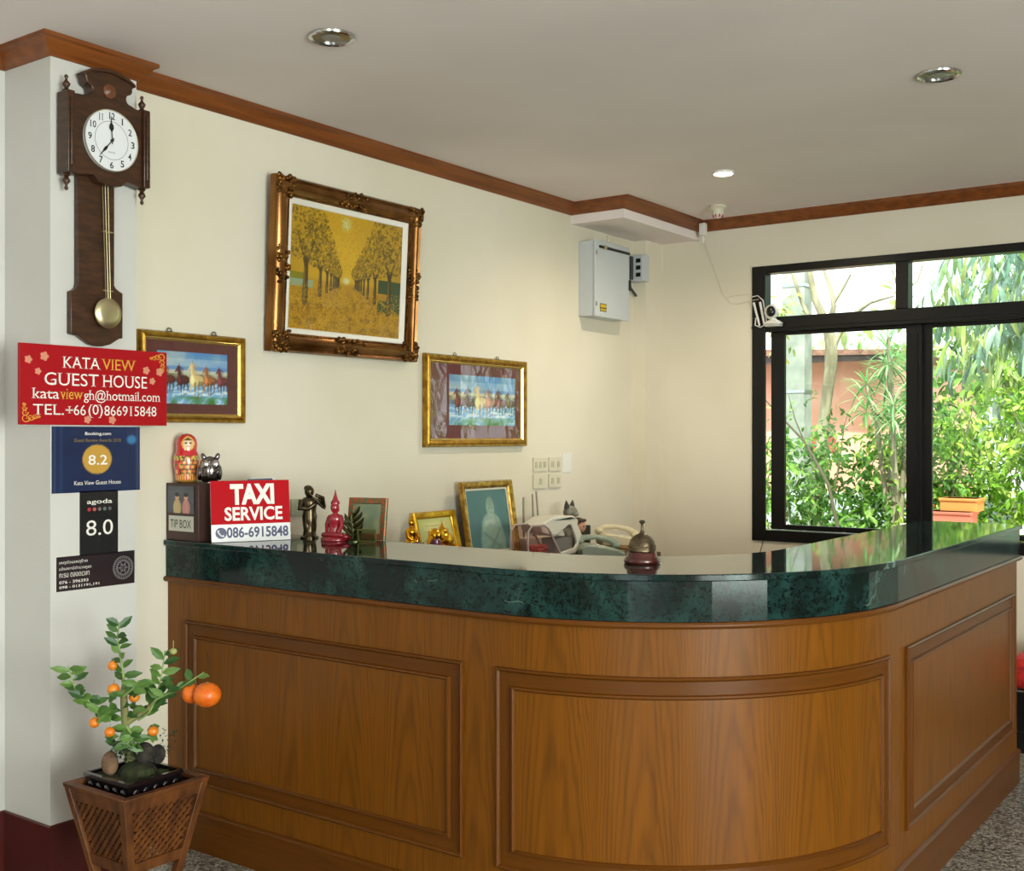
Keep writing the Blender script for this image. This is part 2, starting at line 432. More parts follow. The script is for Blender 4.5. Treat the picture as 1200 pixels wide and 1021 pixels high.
# ------------------------------------------------------------------ window_1
winglass = glass_mat('window_glass', (.97, .99, .98), 1.45)
w1 = thing('window_1', None, None, (WX0, BW, WZ0)); w1['kind'] = 'structure'
m = MB(onback(0, BW, 0)); D0, D1 = -.075, .012
m.box(.695, .778, .875, 2.2, -.008, D1); m.box(.695, .78, 2.2, 2.505, D0, D1)
for r in ( (WX1-.08, WX1, .875, 2.505), (.78, WX1-.08, 2.46, 2.505), (.78, WX1-.08, 2.112, 2.2), (.78, WX1-.08, .875, .94), (1.544, 1.614, 2.2, 2.46), (2.46, 2.53, 2.2, 2.46)): m.box(r[0], r[1], r[2], r[3], D0, D1)
part('window_frame', m, black_alu, w1, bevel=.003)
m = MB(onback(0, BW, 0))
for r in ((.695, WX1, 2.135, 2.150), ): m.box(r[0], r[1], r[2], r[3], D1, D1+.006)
part('window_rail', m, black_alu, w1)
def sash(x0, x1, d0, d1, g):
    m = MB(onback(0, BW, 0)); z0, z1 = .945, 2.112
    for r in ((x0, x0+.085, z0, z1), (x1-.055, x1, z0, z1), (x0+.085, x1-.055, z0, z0+.03), (x0+.085, x1-.055, z1-.02, z1)): m.box(*r, d0, d1)
    s = part('window_sash', m, black_alu, w1, bevel=.002)
    m = MB(onback(0, BW, 0)); m.box(x0+.085, x1-.055, z0+.03, z1-.02, (d0+d1)/2-.002, (d0+d1)/2+.002); part('pane', m, winglass, s)
    return s
sa = sash(.803, 1.648, -.045, -.02, 0)
m = MB(onback(0, BW, 0)); m.box(1.648, 1.678, .945, 2.112, -.045, -.02); m.box(1.648, 1.656, .99, 2.06, -.02, -.012); part('sash_lock', m, black_alu, sa)
sash(1.640, 2.53, -.07, -.047, 0)
m = MB(onback(0, BW, 0)); m.box(2.53, WX1-.08, .945, 2.112, -.05, -.046); part('pane', m, winglass, w1)
m = MB(onback(0, BW, 0))
for a, b_ in ((.78, 1.544), (1.614, 2.46), (2.53, WX1-.08)): m.box(a, b_, 2.2, 2.46, -.04, -.036)
part('pane', m, winglass, w1)
# front openings: door frame, and an unseen side window added to light the left wall
def simple_win(name, M, u0, u1, v0, v1, nu):
    t = thing(name, None, None, (0, 0, 0)); t['kind'] = 'structure'
    m = MB(M); b = .07
    m.box(u0, u1, v1-b, v1, -.12, -.04); m.box(u0, u1, v0, v0+b, -.12, -.04)
    for i in range(nu+1):
        c = u0+b/2+(u1-u0-b)*i/nu; m.box(c-b/2, c+b/2, v0+b, v1-b, -.12, -.04)
    part('window_frame', m, black_alu, t)
    m = MB(M); m.box(u0+b, u1-b, v0+b, v1-b, -.083, -.08); part('pane', m, winglass, t)
FM = Matrix(((-1, 0, 0, 0), (0, 0, 1, YR), (0, 1, 0, 0), (0, 0, 0, 1))); RM = Matrix(((0, 0, -1, XR), (-1, 0, 0, 0), (0, 1, 0, 0), (0, 0, 0, 1)))
simple_win('door_1', FM, -6.6, -4.2, .02, 2.45, 2)
simple_win('added_side_window', RM, -1.5, 1.3, .3, 2.4, 2)
# ------------------------------------------------------------------ reception counter
CX_, CY_, RR = 1.495, 3.557, .9; YE = 5.25
def pth(s, d):
    if s < CX_: return (s, 2.657-d)
    s -= CX_; la = RR*PI/2
    if s < la:
        a = -PI/2+s/RR; return (CX_+(RR+d)*math.cos(a), CY_+(RR+d)*math.sin(a))
    return (CX_+RR+d, CY_+s-la)
SE = CX_+RR*PI/2+(YE-CY_)
def s_samples(a, b, n=40):
    S = [a]; la = CX_+RR*PI/2
    if a < CX_ < b: S.append(CX_)
    for i in range(1, n):
        t = CX_+RR*PI/2*i/n
        if a < t < b: S.append(t)
    if a < la < b: S.append(la)
    S.append(b); return S
counter = thing('reception_counter', 'long varnished teak reception counter with curved corner and framed panels', 'counter', (1.2, 3.0, 0))
def skin(mb, s0, s1, prof, uvflip=False, close=True):
    """surface along the counter path: prof = [(d,z)...] closed loop"""
    R = []
    for s in s_samples(s0, s1):
        ring = []
        for d, z in prof:
            x, y = pth(s, d); ring.append(mb.v((x, y, z), uv=(s, z) if not uvflip else (z*.9+.3, s)))
        R.append(ring)
    mb.rings(R)
m = MB(); skin(m, .002, SE, [(0, .0), (0, .965), (-.05, .965), (-.05, .0)]); part('carcass', m, teak, counter, smooth=30)
# side end panel and inner back
for b_ in ((2.04, 2.345, YE-.04, YE, 0, .965), (2.0, 2.04, 3.7, YE, 0, .965), (.004, 1.4, 3.03, 3.07, 0, .965)):
    m = MB(); m.box(*b_); part('inner_panel', m, teak_rail, counter)
m = MB(); skin(m, .002, SE+.012, [(0, .962), (.016, .962), (.021, .968), (.021, .974), (.016, .980), (0, .980)], True); part('bead', m, teak_rail, counter, smooth=40)
m = MB(); skin(m, .002, SE+.008, [(0, 0), (.010, 0), (.010, .128), (.016, .130), (.016, .138), (.010, .143), (0, .146)], True); part('plinth', m, teak_rail, counter, smooth=40)
MP = [(0, 0), (.001, .009), (.006, .013), (.011, .009), (.013, -.001+.004), (.050, .001+.001), (.053, .010), (.058, .012), (.063, .006), (.065, 0), (.065, -.004), (0, -.004)]
def panel(s0, s1, z0=.239, z1=.826):
    mb = MB()
    def addside(kind):
        R = []
        if kind in ('b', 't'):
            for s in s_samples(s0, s1):
                ring = []
                for i, h in MP:
                    ss = min(max(s, s0+i), s1-i) if True else s
                    z = z0+i if kind == 'b' else z1-i
                    x, y = pth(ss, h); ring.append(mb.v((x, y, z), uv=(z, ss)))
                R.append(ring)
        else:
            for e in (0, 1):
                ring = []
                for i, h in MP:
                    ss = s0+i if kind == 'l' else s1-i
                    z = (z0+i) if e == 0 else (z1-i)
                    x, y = pth(ss, h); ring.append(mb.v((x, y, z), uv=(ss, z)))
                R.append(ring)
        mb.rings(R, cap=False)
    for k in 'btlr': addside(k)
    p = part('panel_moulding', mb, teak_rail, counter, smooth=35)
    mb = MB(); skin(mb, s0+.064, s1-.064, [(0, z0+.064), (.003, z0+.064), (.003, z1-.064), (0, z1-.064)]); part('panel', mb, teak, p, smooth=30)
panel(.105, 1.400); panel(1.522, 2.850); panel(CX_+RR*PI/2+(3.660-CY_), CX_+RR*PI/2+(5.170-CY_))
# ------------------------------------------------------------------ marble countertop
top = thing('marble_countertop', 'dark green marble countertop with polished edge lying on the wooden counter', 'countertop', (1.2, 2.9, .98))
outer = [(0.004, 2.657-.022)]+[pth(s, .022) for s in s_samples(.1, SE)][1:-1]+[(2.395+.022, YE+.012)]
inner = [(1.99, YE+.012), (1.99, 3.67)]+[(1.4+.59*math.cos(a), 3.67+.59*math.sin(a)) for a in [-PI/2*i/16 for i in range(1, 16)]]+[(1.4, 3.08), (0.004, 3.08)]
m = MB(); m.prism(outer+inner, 1.095, 1.115); sl = part('slab', m, marble_top, top, bevel=.003, bseg=2); sl.data.materials.append(marble)
for p_ in sl.data.polygons:
    if abs(p_.normal.z) < .5: p_.material_index = 1
ang = [-90, -82.3, -71.3, -63, -55.8, -48.2, -37.9, -25.6, -12.9, 0]
fac = [(0.006, 2.657-.011), (.62, 2.657-.011)]+[(CX_+(RR+.011)*math.cos(math.radians(a)), CY_+(RR+.011)*math.sin(math.radians(a))) for a in ang]+[(2.406, YE+.004)]
inn = [(0.006, 2.69), (.62, 2.69)]+[(CX_+(RR-.04)*math.cos(math.radians(a)), CY_+(RR-.04)*math.sin(math.radians(a))) for a in ang]+[(2.35, YE+.004)]
for i in range(len(fac)-1):
    a, b_, c, d = fac[i], fac[i+1], inn[i+1], inn[i]
    m = MB(); m.prism([a, b_, c, d], .981, 1.0945); part('edge_slab', m, marble, top)
m = MB(); m.box(2.0, 2.35, YE-.03, YE+.003, .981, 1.0945); part('edge_slab', m, marble, top)
# ------------------------------------------------------------------ back cabinet along the left wall
cab = thing('low_cabinet', 'low brown wooden cabinet along the left wall behind the counter', 'cabinet', (.3, 4.7, 0))
m = MB(); m.box(.005, .60, 3.55, 5.36, .85, .88); part('worktop', m, planter_wood, cab)
m = MB(); m.box(.005, .56, 3.6, 5.32, 0, .85); part('body', m, teak_rail, cab)
for i in range(4):
    m = MB(); m.box(.56, .58, 3.61+i*.427, 4.025+i*.427, .08, .82); d = part('door', m, teak_rail, cab)
    m = MB(); m.tube([(.58, 3.98+i*.427, .5), (.61, 3.98+i*.427, .5), (.61, 3.98+i*.427, .6), (.58, 3.98+i*.427, .6)], .005); part('handle', m, steel, d)
# ------------------------------------------------------------------ ceiling fittings
glow = mat('lamp_glow', 'FFF3DC', emit=1); nodes(glow)[1].inputs['Emission Strength'].default_value = 30
def downlight(x, y, r, lit, label):
    t = thing('downlight', label, 'ceiling light', (x, y, CEIL), group='round recessed downlights')
    m = MB(); m.lathe([(r*.8, .0), (r*.8, -.006), (r*.88, -.011), (r*.97, -.008), (r, -.001), (r, 0)], (x, y, CEIL), 40, ring_=True); part('trim_ring', m, chrome if not lit else white_plastic, t, smooth=40)
    m = MB(); m.lathe([(r*.8, -.002), (r*.70, -.0025), (r*.4, -.0035)], (x, y, CEIL), 40); part('reflector', m, steel, t, smooth=40, recalc=False)
    if lit:
        m = MB(); m.lathe([(r*.74, -.0035), (r*.6, -.010), (.001, -.012)], (x, y, CEIL), 32); part('lens', m, glow, t, smooth=60)
    else:
        m = MB(); m.lathe([(r*.45, -.0045), (r*.3, -.006), (.001, -.006)], (x, y, CEIL), 32); part('bulb', m, mat('frosted_bulb', '8F8F8C', .3), t, smooth=60)
downlight(.834, 2.671, .078, False, 'unlit chrome downlight in the ceiling above the wall clock end')
downlight(2.344, 4.24, .078, False, 'unlit chrome downlight in the ceiling near the window side')
downlight(1.043, 5.19, .056, True, 'small lit downlight glowing in the ceiling above the desk corner')
sm = thing('smoke_detector', 'small round cream alarm detector with red petals under the ceiling edge', 'detector', (.69, 6.15, CEIL))
X, Y = .66, 5.93
sm.location = (X, Y, CEIL); ROOTM[sm.name] = Matrix.Translation((X, Y, CEIL))
m = MB(); m.lathe([(.048, 0), (.05, -.012), (.040, -.018), (.032, -.03), (.034, -.045), (.026, -.062), (.012, -.072), (.001, -.074)], (X, Y, CEIL), 28); part('housing', m, offwhite, sm, smooth=45)
m = MB()
for k in range(8):
    a = k*PI/4; m.ell((X+.024*math.cos(a), Y+.024*math.sin(a), CEIL-.056), (.009, .005, .012), 8, 6, R=rotz(a))
part('petal_ring', m, mat('magenta_lens', 'B8336B', .25), sm, smooth=60)
jb = thing('junction_box', 'small white junction box hanging at the ceiling corner beside the wood trim', 'junction box', (.42, 6.29, 2.78))
m = MB(); m.box(.385, .425, 6.24, 6.275, 2.715, 2.79); part('body', m, white_plastic, jb, bevel=.004)
m = MB(); m.lathe([(.006, 0), (.010, -.02), (.004, -.045)], (.405, 6.257, 2.715), 12); part('gland', m, white_plastic, jb, smooth=40)
m = MB(); m.tube([(.405, 6.30, 2.68), (.45, 6.326, 2.5), (.50, 6.327, 2.36), (.55, 6.327, 2.30), (.60, 6.327, 2.292), (.69, 6.318, 2.305), (.74, 6.314, 2.31)], .0018, 6)
m.tube([(.52, 6.328, 2.335), (.60, 6.328, 2.345), (.69, 6.318, 2.345)], .0014, 6)
setmeta(part('cable', m, offwhite), 'thin white cable hanging from the ceiling corner across to the window frame', 'cable')
m = MB(); m.tube([(.775, 6.318, .93), (.76, 6.325, .86), (.735, 6.330, .78), (.72, 6.330, .60)], .002, 6)
setmeta(part('cable', m, black_plastic), 'thin dark cable dropping from the bottom left window corner', 'cable')
# ------------------------------------------------------------------ wall clock on the column
KX = .083
clk = thing('wall_clock', 'dark walnut pendulum wall clock with white dial hanging high on the white column', 'clock', (KX, 2.31, 2.3))
LF = onleft(KX)
m = MB(LF)
m.prism([(2.215, 2.40), (2.355, 2.40), (2.355, 2.015), (2.362, 2.005), (2.375, 1.997), (2.388, 1.992), (2.388, 1.836), (2.375, 1.834), (2.362, 1.826), (2.34, 1.812), (2.31, 1.804), (2.285, 1.803), (2.26, 1.808), (2.235, 1.822), (2.215, 1.834), (2.188, 1.838), (2.188, 1.980), (2.20, 1.984), (2.211, 1.994), (2.215, 2.01)], 0.002, .026)
part('back_board', m, clock_wood, clk, bevel=.003)
def arcpts(cx, cy, r, a0, a1, n=8): return [(cx+r*math.cos(math.radians(a0+(a1-a0)*i/n)), cy+r*math.sin(math.radians(a0+(a1-a0)*i/n))) for i in range(n+1)]
head = [(2.172, 2.362), (2.25, 2.372), (2.27, 2.352), (2.315, 2.345), (2.36, 2.352), (2.38, 2.372), (2.44, 2.362)]
right = [(2.44, 2.628), (2.415, 2.630), (2.398, 2.636)] + arcpts(2.395, 2.655, .018, 270, 90, 8) + [(2.400, 2.680), (2.402, 2.697)]
peak = [(2.408, 2.700), (2.408, 2.708), (2.385, 2.722), (2.345, 2.733), (2.31, 2.737), (2.275, 2.733), (2.235, 2.722), (2.214, 2.708), (2.214, 2.700)]
left = [(2.22, 2.697), (2.224, 2.680)] + arcpts(2.229, 2.655, .018, 90, -90, 8) + [(2.215, 2.632), (2.19, 2.630), (2.172, 2.628)]
m = MB(LF); m.prism(head+right+peak+left, .018, .062); part('case', m, clock_wood, clk, bevel=.003)
m = MB(LF); m.prism([(2.408, 2.700), (2.408, 2.709), (2.385, 2.723), (2.345, 2.7335), (2.31, 2.737), (2.275, 2.7335), (2.235, 2.723), (2.214, 2.709), (2.214, 2.700), (2.235, 2.712), (2.275, 2.722), (2.31, 2.726), (2.345, 2.722), (2.385, 2.712)], .018, .072)
part('cornice', m, clock_wood, clk, bevel=.002)
m = MB(LF); m.lathe([(.024, .062), (.024, .066), (.016, .068), (.008, .074), (.001, .075)], (2.309, 2.664, 0), 24); part('medallion', m, mat('carved_walnut', '6B3F24', .35), clk, smooth=40)
for yy in (2.160, 2.452):
    m = MB(LF); m.box(yy-.013, yy+.013, 2.362, 2.632, .012, .075); m.box(yy-.006, yy+.006, 2.385, 2.61, .075, .081)
    p = part('pillar', m, clock_wood, clk, bevel=.003)
    for s, z0 in ((1, 2.632), (-1, 2.362)):
        m = MB(LF); pr = [(.011, 0), (.013, .004), (.006, .010), (.012, .020), (.013, .026), (.005, .036), (.004, .042), (.007, .047), (.005, .053), (.001, .056)]
        RX = Matrix(((1, 0, 0), (0, 0, s), (0, 1, 0)))
        m.lathe(pr, (yy, z0, .044), 14, M=RX); part('finial', m, clock_wood, p, smooth=50)
dial = MB(LF); dial.lathe([(.104, .062), (.104, .070), (.05, .0701), (.001, .0701)], (2.313, 2.498, 0), 56)
dl = part('dial', dial, mat('white_dial', 'E4E6EA', .6), clk, smooth=30)
ink = mat('black_ink', '111111', .5)
m = MB(LF); m.lathe([(.1045, .0705), (.1035, .073), (.1005, .072), (.1005, .0695), (.1045, .0695)], (2.313, 2.498, 0), 56, ring_=True); part('bezel', m, mat('pale_bezel', 'C9C3B2', .3, metal=.6), dl, smooth=40)
m = MB(LF)
for h in range(1, 13):
    a = PI/2-h*PI/6; s = str(h); w = .014 if len(s) == 1 else .024
    if s in ('1', '11'): w *= .7
    text(m, s, 2.313+.083*math.cos(a)-w/2, 2.498+.083*math.sin(a)-.0115, w, .023, .0709, serif=True, bold=.012)
n = 64
for i in range(n):
    a0, a1 = 2*PI*i/n, 2*PI*(i+1)/n; r0, r1 = .0635, .0647
    m.f(*[m.v((2.313+r*math.cos(a), 2.498+r*math.sin(a), .0708)) for r, a in ((r0, a0), (r1, a0), (r1, a1), (r0, a1))])
text(m, 'QUARTZ', 2.299, 2.455, .028, .005, .0709)
part('numerals', m, ink, dl, recalc=False)
def hand(tx, ty, L, wide, nm):
    m = MB(LF); d = Vector((tx-2.313, ty-2.498)); d.normalize(); q = Vector((-d.y, d.x)); c = Vector((2.313, 2.498))
    prof = [(-.012, .0015), (L*.35, .0015), (L*.5, wide), (L*.62, wide*.9), (L*.72, .002), (L, .0008)]
    R = [(c+d*a+q*b) for a, b in prof]+[(c+d*a-q*b) for a, b in prof[::-1]]
    m.prism([tuple(p) for p in R], .0735, .0745); part(nm, m, ink, clk)
hand(2.307, 2.6, .082, .0085, 'minute_hand'); hand(2.262, 2.435, .075, .005, 'hour_hand')
m = MB(LF); m.lathe([(.005, .07), (.005, .077), (.001, .0775)], (2.313, 2.498, 0), 14); part('hub', m, ink, clk, smooth=40)
pen = MB(LF); pen.lathe([(.049, .040), (.052, .043), (.050, .047), (.03, .052), (.001, .053)], (2.318, 1.916, 0), 44); pb = part('pendulum_bob', pen, brass, clk, smooth=60)
m = MB(LF)
for k in (-.011, 0, .011): m.tube([(2.309+k, 2.38, .038), (2.318+k*.8, 1.96, .044)], .0018, 6)
for z in (2.19, 1.99): m.box(2.298, 2.336, z, z+.004, .038, .046)
part('pendulum_rod', m, brass, pb, smooth=60)
# ------------------------------------------------------------------ red guest house sign
sign_red = mat('sign_red', 'A80C18', .45, spec=.25)
t_white = mat('white_lettering', 'F1EDE6', .5); t_gold = mat('gold_lettering', 'E2A63C', .45); cream_flower = mat('cream_flower', 'D98F72', .5)
sg = thing('guest_house_sign', 'red guest house sign board with white and gold serif lettering below the wall clock', 'sign', (.104, 2.295, 1.53))
S0, S1, Z0, Z1 = 2.014, 2.577, 1.535, 1.798
m = MB(onleft(.0)); m.box(S0, S1, Z0, Z1, .085, .100); board = part('board', m, sign_red, sg, bevel=.001)
SF = onleft(.100)
W_, H_ = S1-S0, Z1-Z0
def place(fx0, fy0, fx1, fy1): return S0+W_*fx0, Z1-H_*fy1, W_*(fx1-fx0), H_*(fy1-fy0)
def row(mb, s, a, b, c, d): text(mb, s, S0+W_*a, Z1-H_*d, W_*(b-a), H_*(d-c), serif=True)
# fractions measured on the board (24..195 x 402..500)
m = MB(SF); u, v, w, h = place(.245, .185, .415, .335); row(m, 'KATA', .265, .520, .137, .28)
u, v, w, h = place(.145, .42, .87, .60)
row(m, 'GUEST', .15, .505, .345, .505); row(m, 'HOUSE', .53, .85, .345, .505)
row(m, 'kata', .07, .243, .545, .675); row(m, 'gh@hotmail.com', .405, .95, .545, .715)
row(m, 'TEL.', .078, .273, .745, .875); row(m, '+66', .283, .418, .745, .875)
row(m, '(0)', .436, .533, .735, .905); row(m, '866915848', .545, .92, .745, .875)
part('lettering', m, t_white, board, recalc=False)
m = MB(SF); row(m, 'VIEW', .524, .770, .137, .28); part('gold_lettering', m, t_gold, board, recalc=False)
m = MB(SF); row(m, 'view', .246, .402, .545, .675); part('gold_lettering', m, t_gold, board, recalc=False)
m = MB(SF)
def flower(cx, cy, r, n=5):
    for k in range(n):
        a = 2*PI*k/n; m.ell((cx+r*.6*math.cos(a), cy+r*.6*math.sin(a), .0005), (r*.42, r*.42, .0012), 8, 5)
for fx, fy, r in ((.05, .20, .014), (.15, .15, .016), (.11, .34, .012), (.845, .26, .015), (.945, .27, .016), (.89, .4, .013), (.43, .93, .014), (.60, .93, .015)):
    m = MB(SF); flower(S0+W_*fx, Z1-H_*fy, r); m.ell((S0+W_*fx, Z1-H_*fy, .001), (r*.3, r*.3, .0012), 8, 5); part('flower_print', m, cream_flower, board, smooth=60)
m = MB(SF)
def scroll(cx, cy, sx, sy):
    for (ax, ay, r) in ((0, 0, .016), (.018, -.002, .012), (.032, -.005, .009), (.045, -.006, .006), (-.002, -.018, .012), (-.004, -.032, .009), (-.005, -.045, .006)):
        pts = [(cx+sx*(ax+(r*(1-i/12))*math.cos(i*.8)), cy+sy*(ay+(r*(1-i/12))*math.sin(i*.8)), .001) for i in range(11)]
        m.tube(pts, [.0022*(1-i/14) for i in range(11)], 5)
for a_ in ((S1-.022, Z1-.020, -1, 1), (S0+.018, Z0+.022, 1, -1)):
    m = MB(SF); scroll(*a_); part('gold_scroll', m, t_gold, board, smooth=60)
# ------------------------------------------------------------------ papers on the column
CF = onleft(.083)
def poster(name, label, cat, y0, y1, z0, z1, img_fn, res, gloss=.3, coat=.5):
    t = thing(name, label, cat, (.084, (y0+y1)/2, z0))
    im = Img(res, max(8, int(res*(z1-z0)/(y1-y0))), (.1, .1, .1)); img_fn(im)
    mb = MB(CF); im.mesh(mb, y0, z0, y1, z1, .0025)
    mm = MB(CF); mm.box(y0, y1, z0, z1, 0, .0022)
    sh = part('sheet', mm, white_plastic, t); p = part('print', mb, vcol_mat(name+'_print', gloss, coat=coat), sh, recalc=False)
    return t, p
def f_book(im):
    n = im.noise(5, 3)
    im.a[:] = (.05, .12, .28); im.put(n*.35, (.10, .22, .42)); 
    for x, w, al in ((.03, .02, .25), (.10, .03, .15), (.97, .02, .25)): im.rect(x-w/2, 0, x+w/2, 1, (.45, .55, .60), al)  # pale upright streaks paint a sheen into the poster colour
    im.ell(.5, .50, .16, .22, (.78, .60, .25), 1, soft=.06)
    im.ell(.9, .2, .04, .05, (.25, .55, .75), .8, soft=.8)
bk, bp_ = poster('review_award_poster', 'dark blue laminated review award poster with gold 8.2 circle under the red sign', 'poster', 2.133, 2.474, 1.308, 1.530, f_book, 80)
for a_ in (('Booking.com', 2.256, 1.498, .100, .014, .004, .01), ('Kata View Guest House', 2.215, 1.333, .180, .014, .004, 0), ('8.2', 2.268, 1.400, .074, .034, .004, .012)):
    m = MB(CF); text(m, *a_); part('lettering', m, t_white, bp_, recalc=False)
m = MB(CF); text(m, 'Guest Review Awards 2018', 2.215, 1.478, .18, .012, .004); part('gold_lettering', m, mat('dull_gold', '8E7A3E'), bp_, recalc=False)
ag, ap = poster('rating_poster', 'narrow black rating poster with white 8.0 below the blue poster', 'poster', 2.236, 2.385, 1.094, 1.312, lambda im: (im.a.__setitem__(slice(None), (.085, .085, .095)), im.put(im.noise(3, 5)*.2, (.16, .16, .18))), 40)
for a_ in (('agoda', 2.263, 1.263, .098, .020, .004, .01), ('8.0', 2.260, 1.160, .104, .052, .004)):
    m = MB(CF); text(m, *a_); part('lettering', m, t_white, ap, recalc=False)
for i, c in enumerate(('B8333A', 'C0564E', '6E6E6A', '6A6E72', '605A66')):
    m = MB(CF); m.lathe([(.0065, 0), (.0065, .001), (.001, .0015)], (2.272+i*.020, 1.249, .003), 14); part('colour_dot', m, mat('dot_'+c, c), ap)
nt_, np_ = poster('emergency_notice', 'small dark purple notice with white phone numbers at the bottom of the column papers', 'notice', 2.150, 2.452, .982, 1.097, lambda im: (im.a.__setitem__(slice(None), (.14, .09, .11))), 60)
m = MB(CF)
for i, s in enumerate(('เหตุด่วนเหตุร้าย', 'แจ้งสถานีตำรวจภูธร', 'กะรน ตลอดเวลา')):
    text(m, s, 2.160, 1.070-i*.021, (.105, .12, .112)[i], .014, .004)
text(m, '076 - 396393', 2.160, 1.007, .108, .010, .004, bold=.01); text(m, '098 - 0131191,191', 2.160, .990, .15, .010, .004, bold=.01)
part('lettering', m, t_white, np_, recalc=False)
m = MB(CF)
for r in (.040, .036, .026, .023, .012):
    k = 40
    m.tube([(2.405+r*math.cos(2*PI*i/k), 1.040+r*math.sin(2*PI*i/k), .0035) for i in range(k)], .0009, 4, closed=True)
for i in range(24):
    a = 2*PI*i/24; m.tube([(2.405+.027*math.cos(a), 1.04+.027*math.sin(a), .0035), (2.405+.035*math.cos(a+.1), 1.04+.035*math.sin(a+.1), .0035)], .0008, 4)
for i in range(6):
    a = 2*PI*i/6; m.tube([(2.405+.004*math.cos(a), 1.04+.004*math.sin(a), .0035), (2.405+.021*math.cos(a), 1.04+.021*math.sin(a), .0035)], .0012, 4)
part('round_emblem', m, mat('grey_emblem', '8E8A8C'), np_, smooth=60)
# ------------------------------------------------------------------ big autumn painting
bronze = noisy(mat('bronze_frame', '70481A', .36, metal=.8), '402408', '8C5E26', 22, 5, bump=.35, bscale=60)
bronze_plain = noisy(mat('bronze_gilt', '7A5022', .28, metal=.85), '66401A', '94683A', 6, 3)
ap_ = thing('framed_painting', 'large ornate bronze framed painting of a yellow tree avenue, the biggest picture', 'painting', (.0, 3.56, 2.2))
# the frame hangs tipped slightly forward at the top
tilt = math.radians(3)
PY0, PY1, PZ0, PZ1 = 3.116, 4.010, 1.842, 2.552
PM = Matrix.Translation((.012, 0, 0)) @ Matrix.Translation((0, 0, PZ0)) @ Matrix.Rotation(tilt, 4, 'Y') @ Matrix.Translation((0, 0, -PZ0)) @ onleft(0)
m = MB(PM); m.frame(PY0, PZ0, PY1, PZ1, [(0, 0), (0, .030), (.008, .040), (.016, .034), (.030, .046), (.046, .050), (.062, .038), (.074, .030), (.084, .026), (.084, 0)])
fr_ = part('frame', m, bronze_plain, ap_, smooth=50)
m = MB(PM)
def orn(cu, cv, n, su, sv, seed, z=.042):
    rr = random.Random(seed)
    for i in range(n):
        m.ell((cu+rr.uniform(-su, su), cv+rr.uniform(-sv, sv), z+rr.uniform(-.006, .004)), (rr.uniform(.006, .014), rr.uniform(.006, .014), rr.uniform(.006, .010)), 7, 5, R=rotz(rr.uniform(0, 3)))
for cu in (PY0+.045, PY1-.045):
    for cv in (PZ0+.045, PZ1-.045): orn(cu, cv, 44, .045, .042, int(cu*100+cv*10))
midy, midz = (PY0+PY1)/2, (PZ0+PZ1)/2
orn(midy, PZ1-.040, 34, .085, .034, 5); orn(midy, PZ0+.040, 34, .085, .034, 6); orn(PY0+.045, midz, 34, .034, .075, 7); orn(PY1-.045, midz, 34, .034, .075, 8)
for k in range(60):   # small beading along the inner slope
    f = (k+.5)/60
    for p in (((PY0+.07)+(PY1-PY0-.14)*f, PZ0+.072), ((PY0+.07)+(PY1-PY0-.14)*f, PZ1-.072), (PY0+.072, (PZ0+.07)+(PZ1-PZ0-.14)*f), (PY1-.072, (PZ0+.07)+(PZ1-PZ0-.14)*f)):
        m.ell((p[0], p[1], .032), (.005, .005, .006), 5, 4)
part('carved_ornament', m, bronze, fr_, smooth=60)
m = MB(PM); m.frame(PY0+.082, PZ0+.078, PY1-.082, PZ1-.078, [(0, .004), (0, .027), (.004, .030), (.020, .022), (.024, .016), (.024, .004)]); part('white_liner', m, mat('white_liner', 'EDE8DE', .55), ap_, smooth=40)
im = Img(240, 186, (.66, .55, .10)); R_ = im.r
im.put(im.fbm(5), (.78, .66, .14), .8); im.put(np.clip(1.2-np.hypot((im.X-.48)*2.6, (im.Y-.40)*1.8), 0, 1), (.86, .74, .20), .8)
im.ell(.47, .08, .012, .015, (.80, .90, .86), .9, soft=4)
im.put(np.clip((im.Y-.56)*30, 0, 1), (.70, .57, .09)); im.put(np.clip((im.Y-.60)*6, 0, 1)*np.clip(im.fbm(30)*2.4-1.0, 0, 1), (.50, .38, .05))
im.rect(0, .54, .13, .60, (.50, .52, .10)); im.rect(0, .59, .20, .65, (.56, .68, .68)); im.rect(.78, .50, 1, .78, (.22, .30, .20)); im.rect(.76, .62, .90, .68, (.66, .52, .08)); im.line(.74, .66, 1, .80, .006, .012, (.60, .50, .08))
im.ell(.485, .555, .016, .016, (.82, .86, .80), 1, soft=1.6)
def dab(x, y, c, a, al=.75):
    j = int(np.clip(x, 0, 1)*(im.w-1)); i2 = int(np.clip(y, 0, 1)*(im.h-1)); im.a[max(0, i2-a):i2+a, max(0, j-a):j+a] = im.a[max(0, i2-a):i2+a, max(0, j-a):j+a]*(1-al)+np.array(c)*al
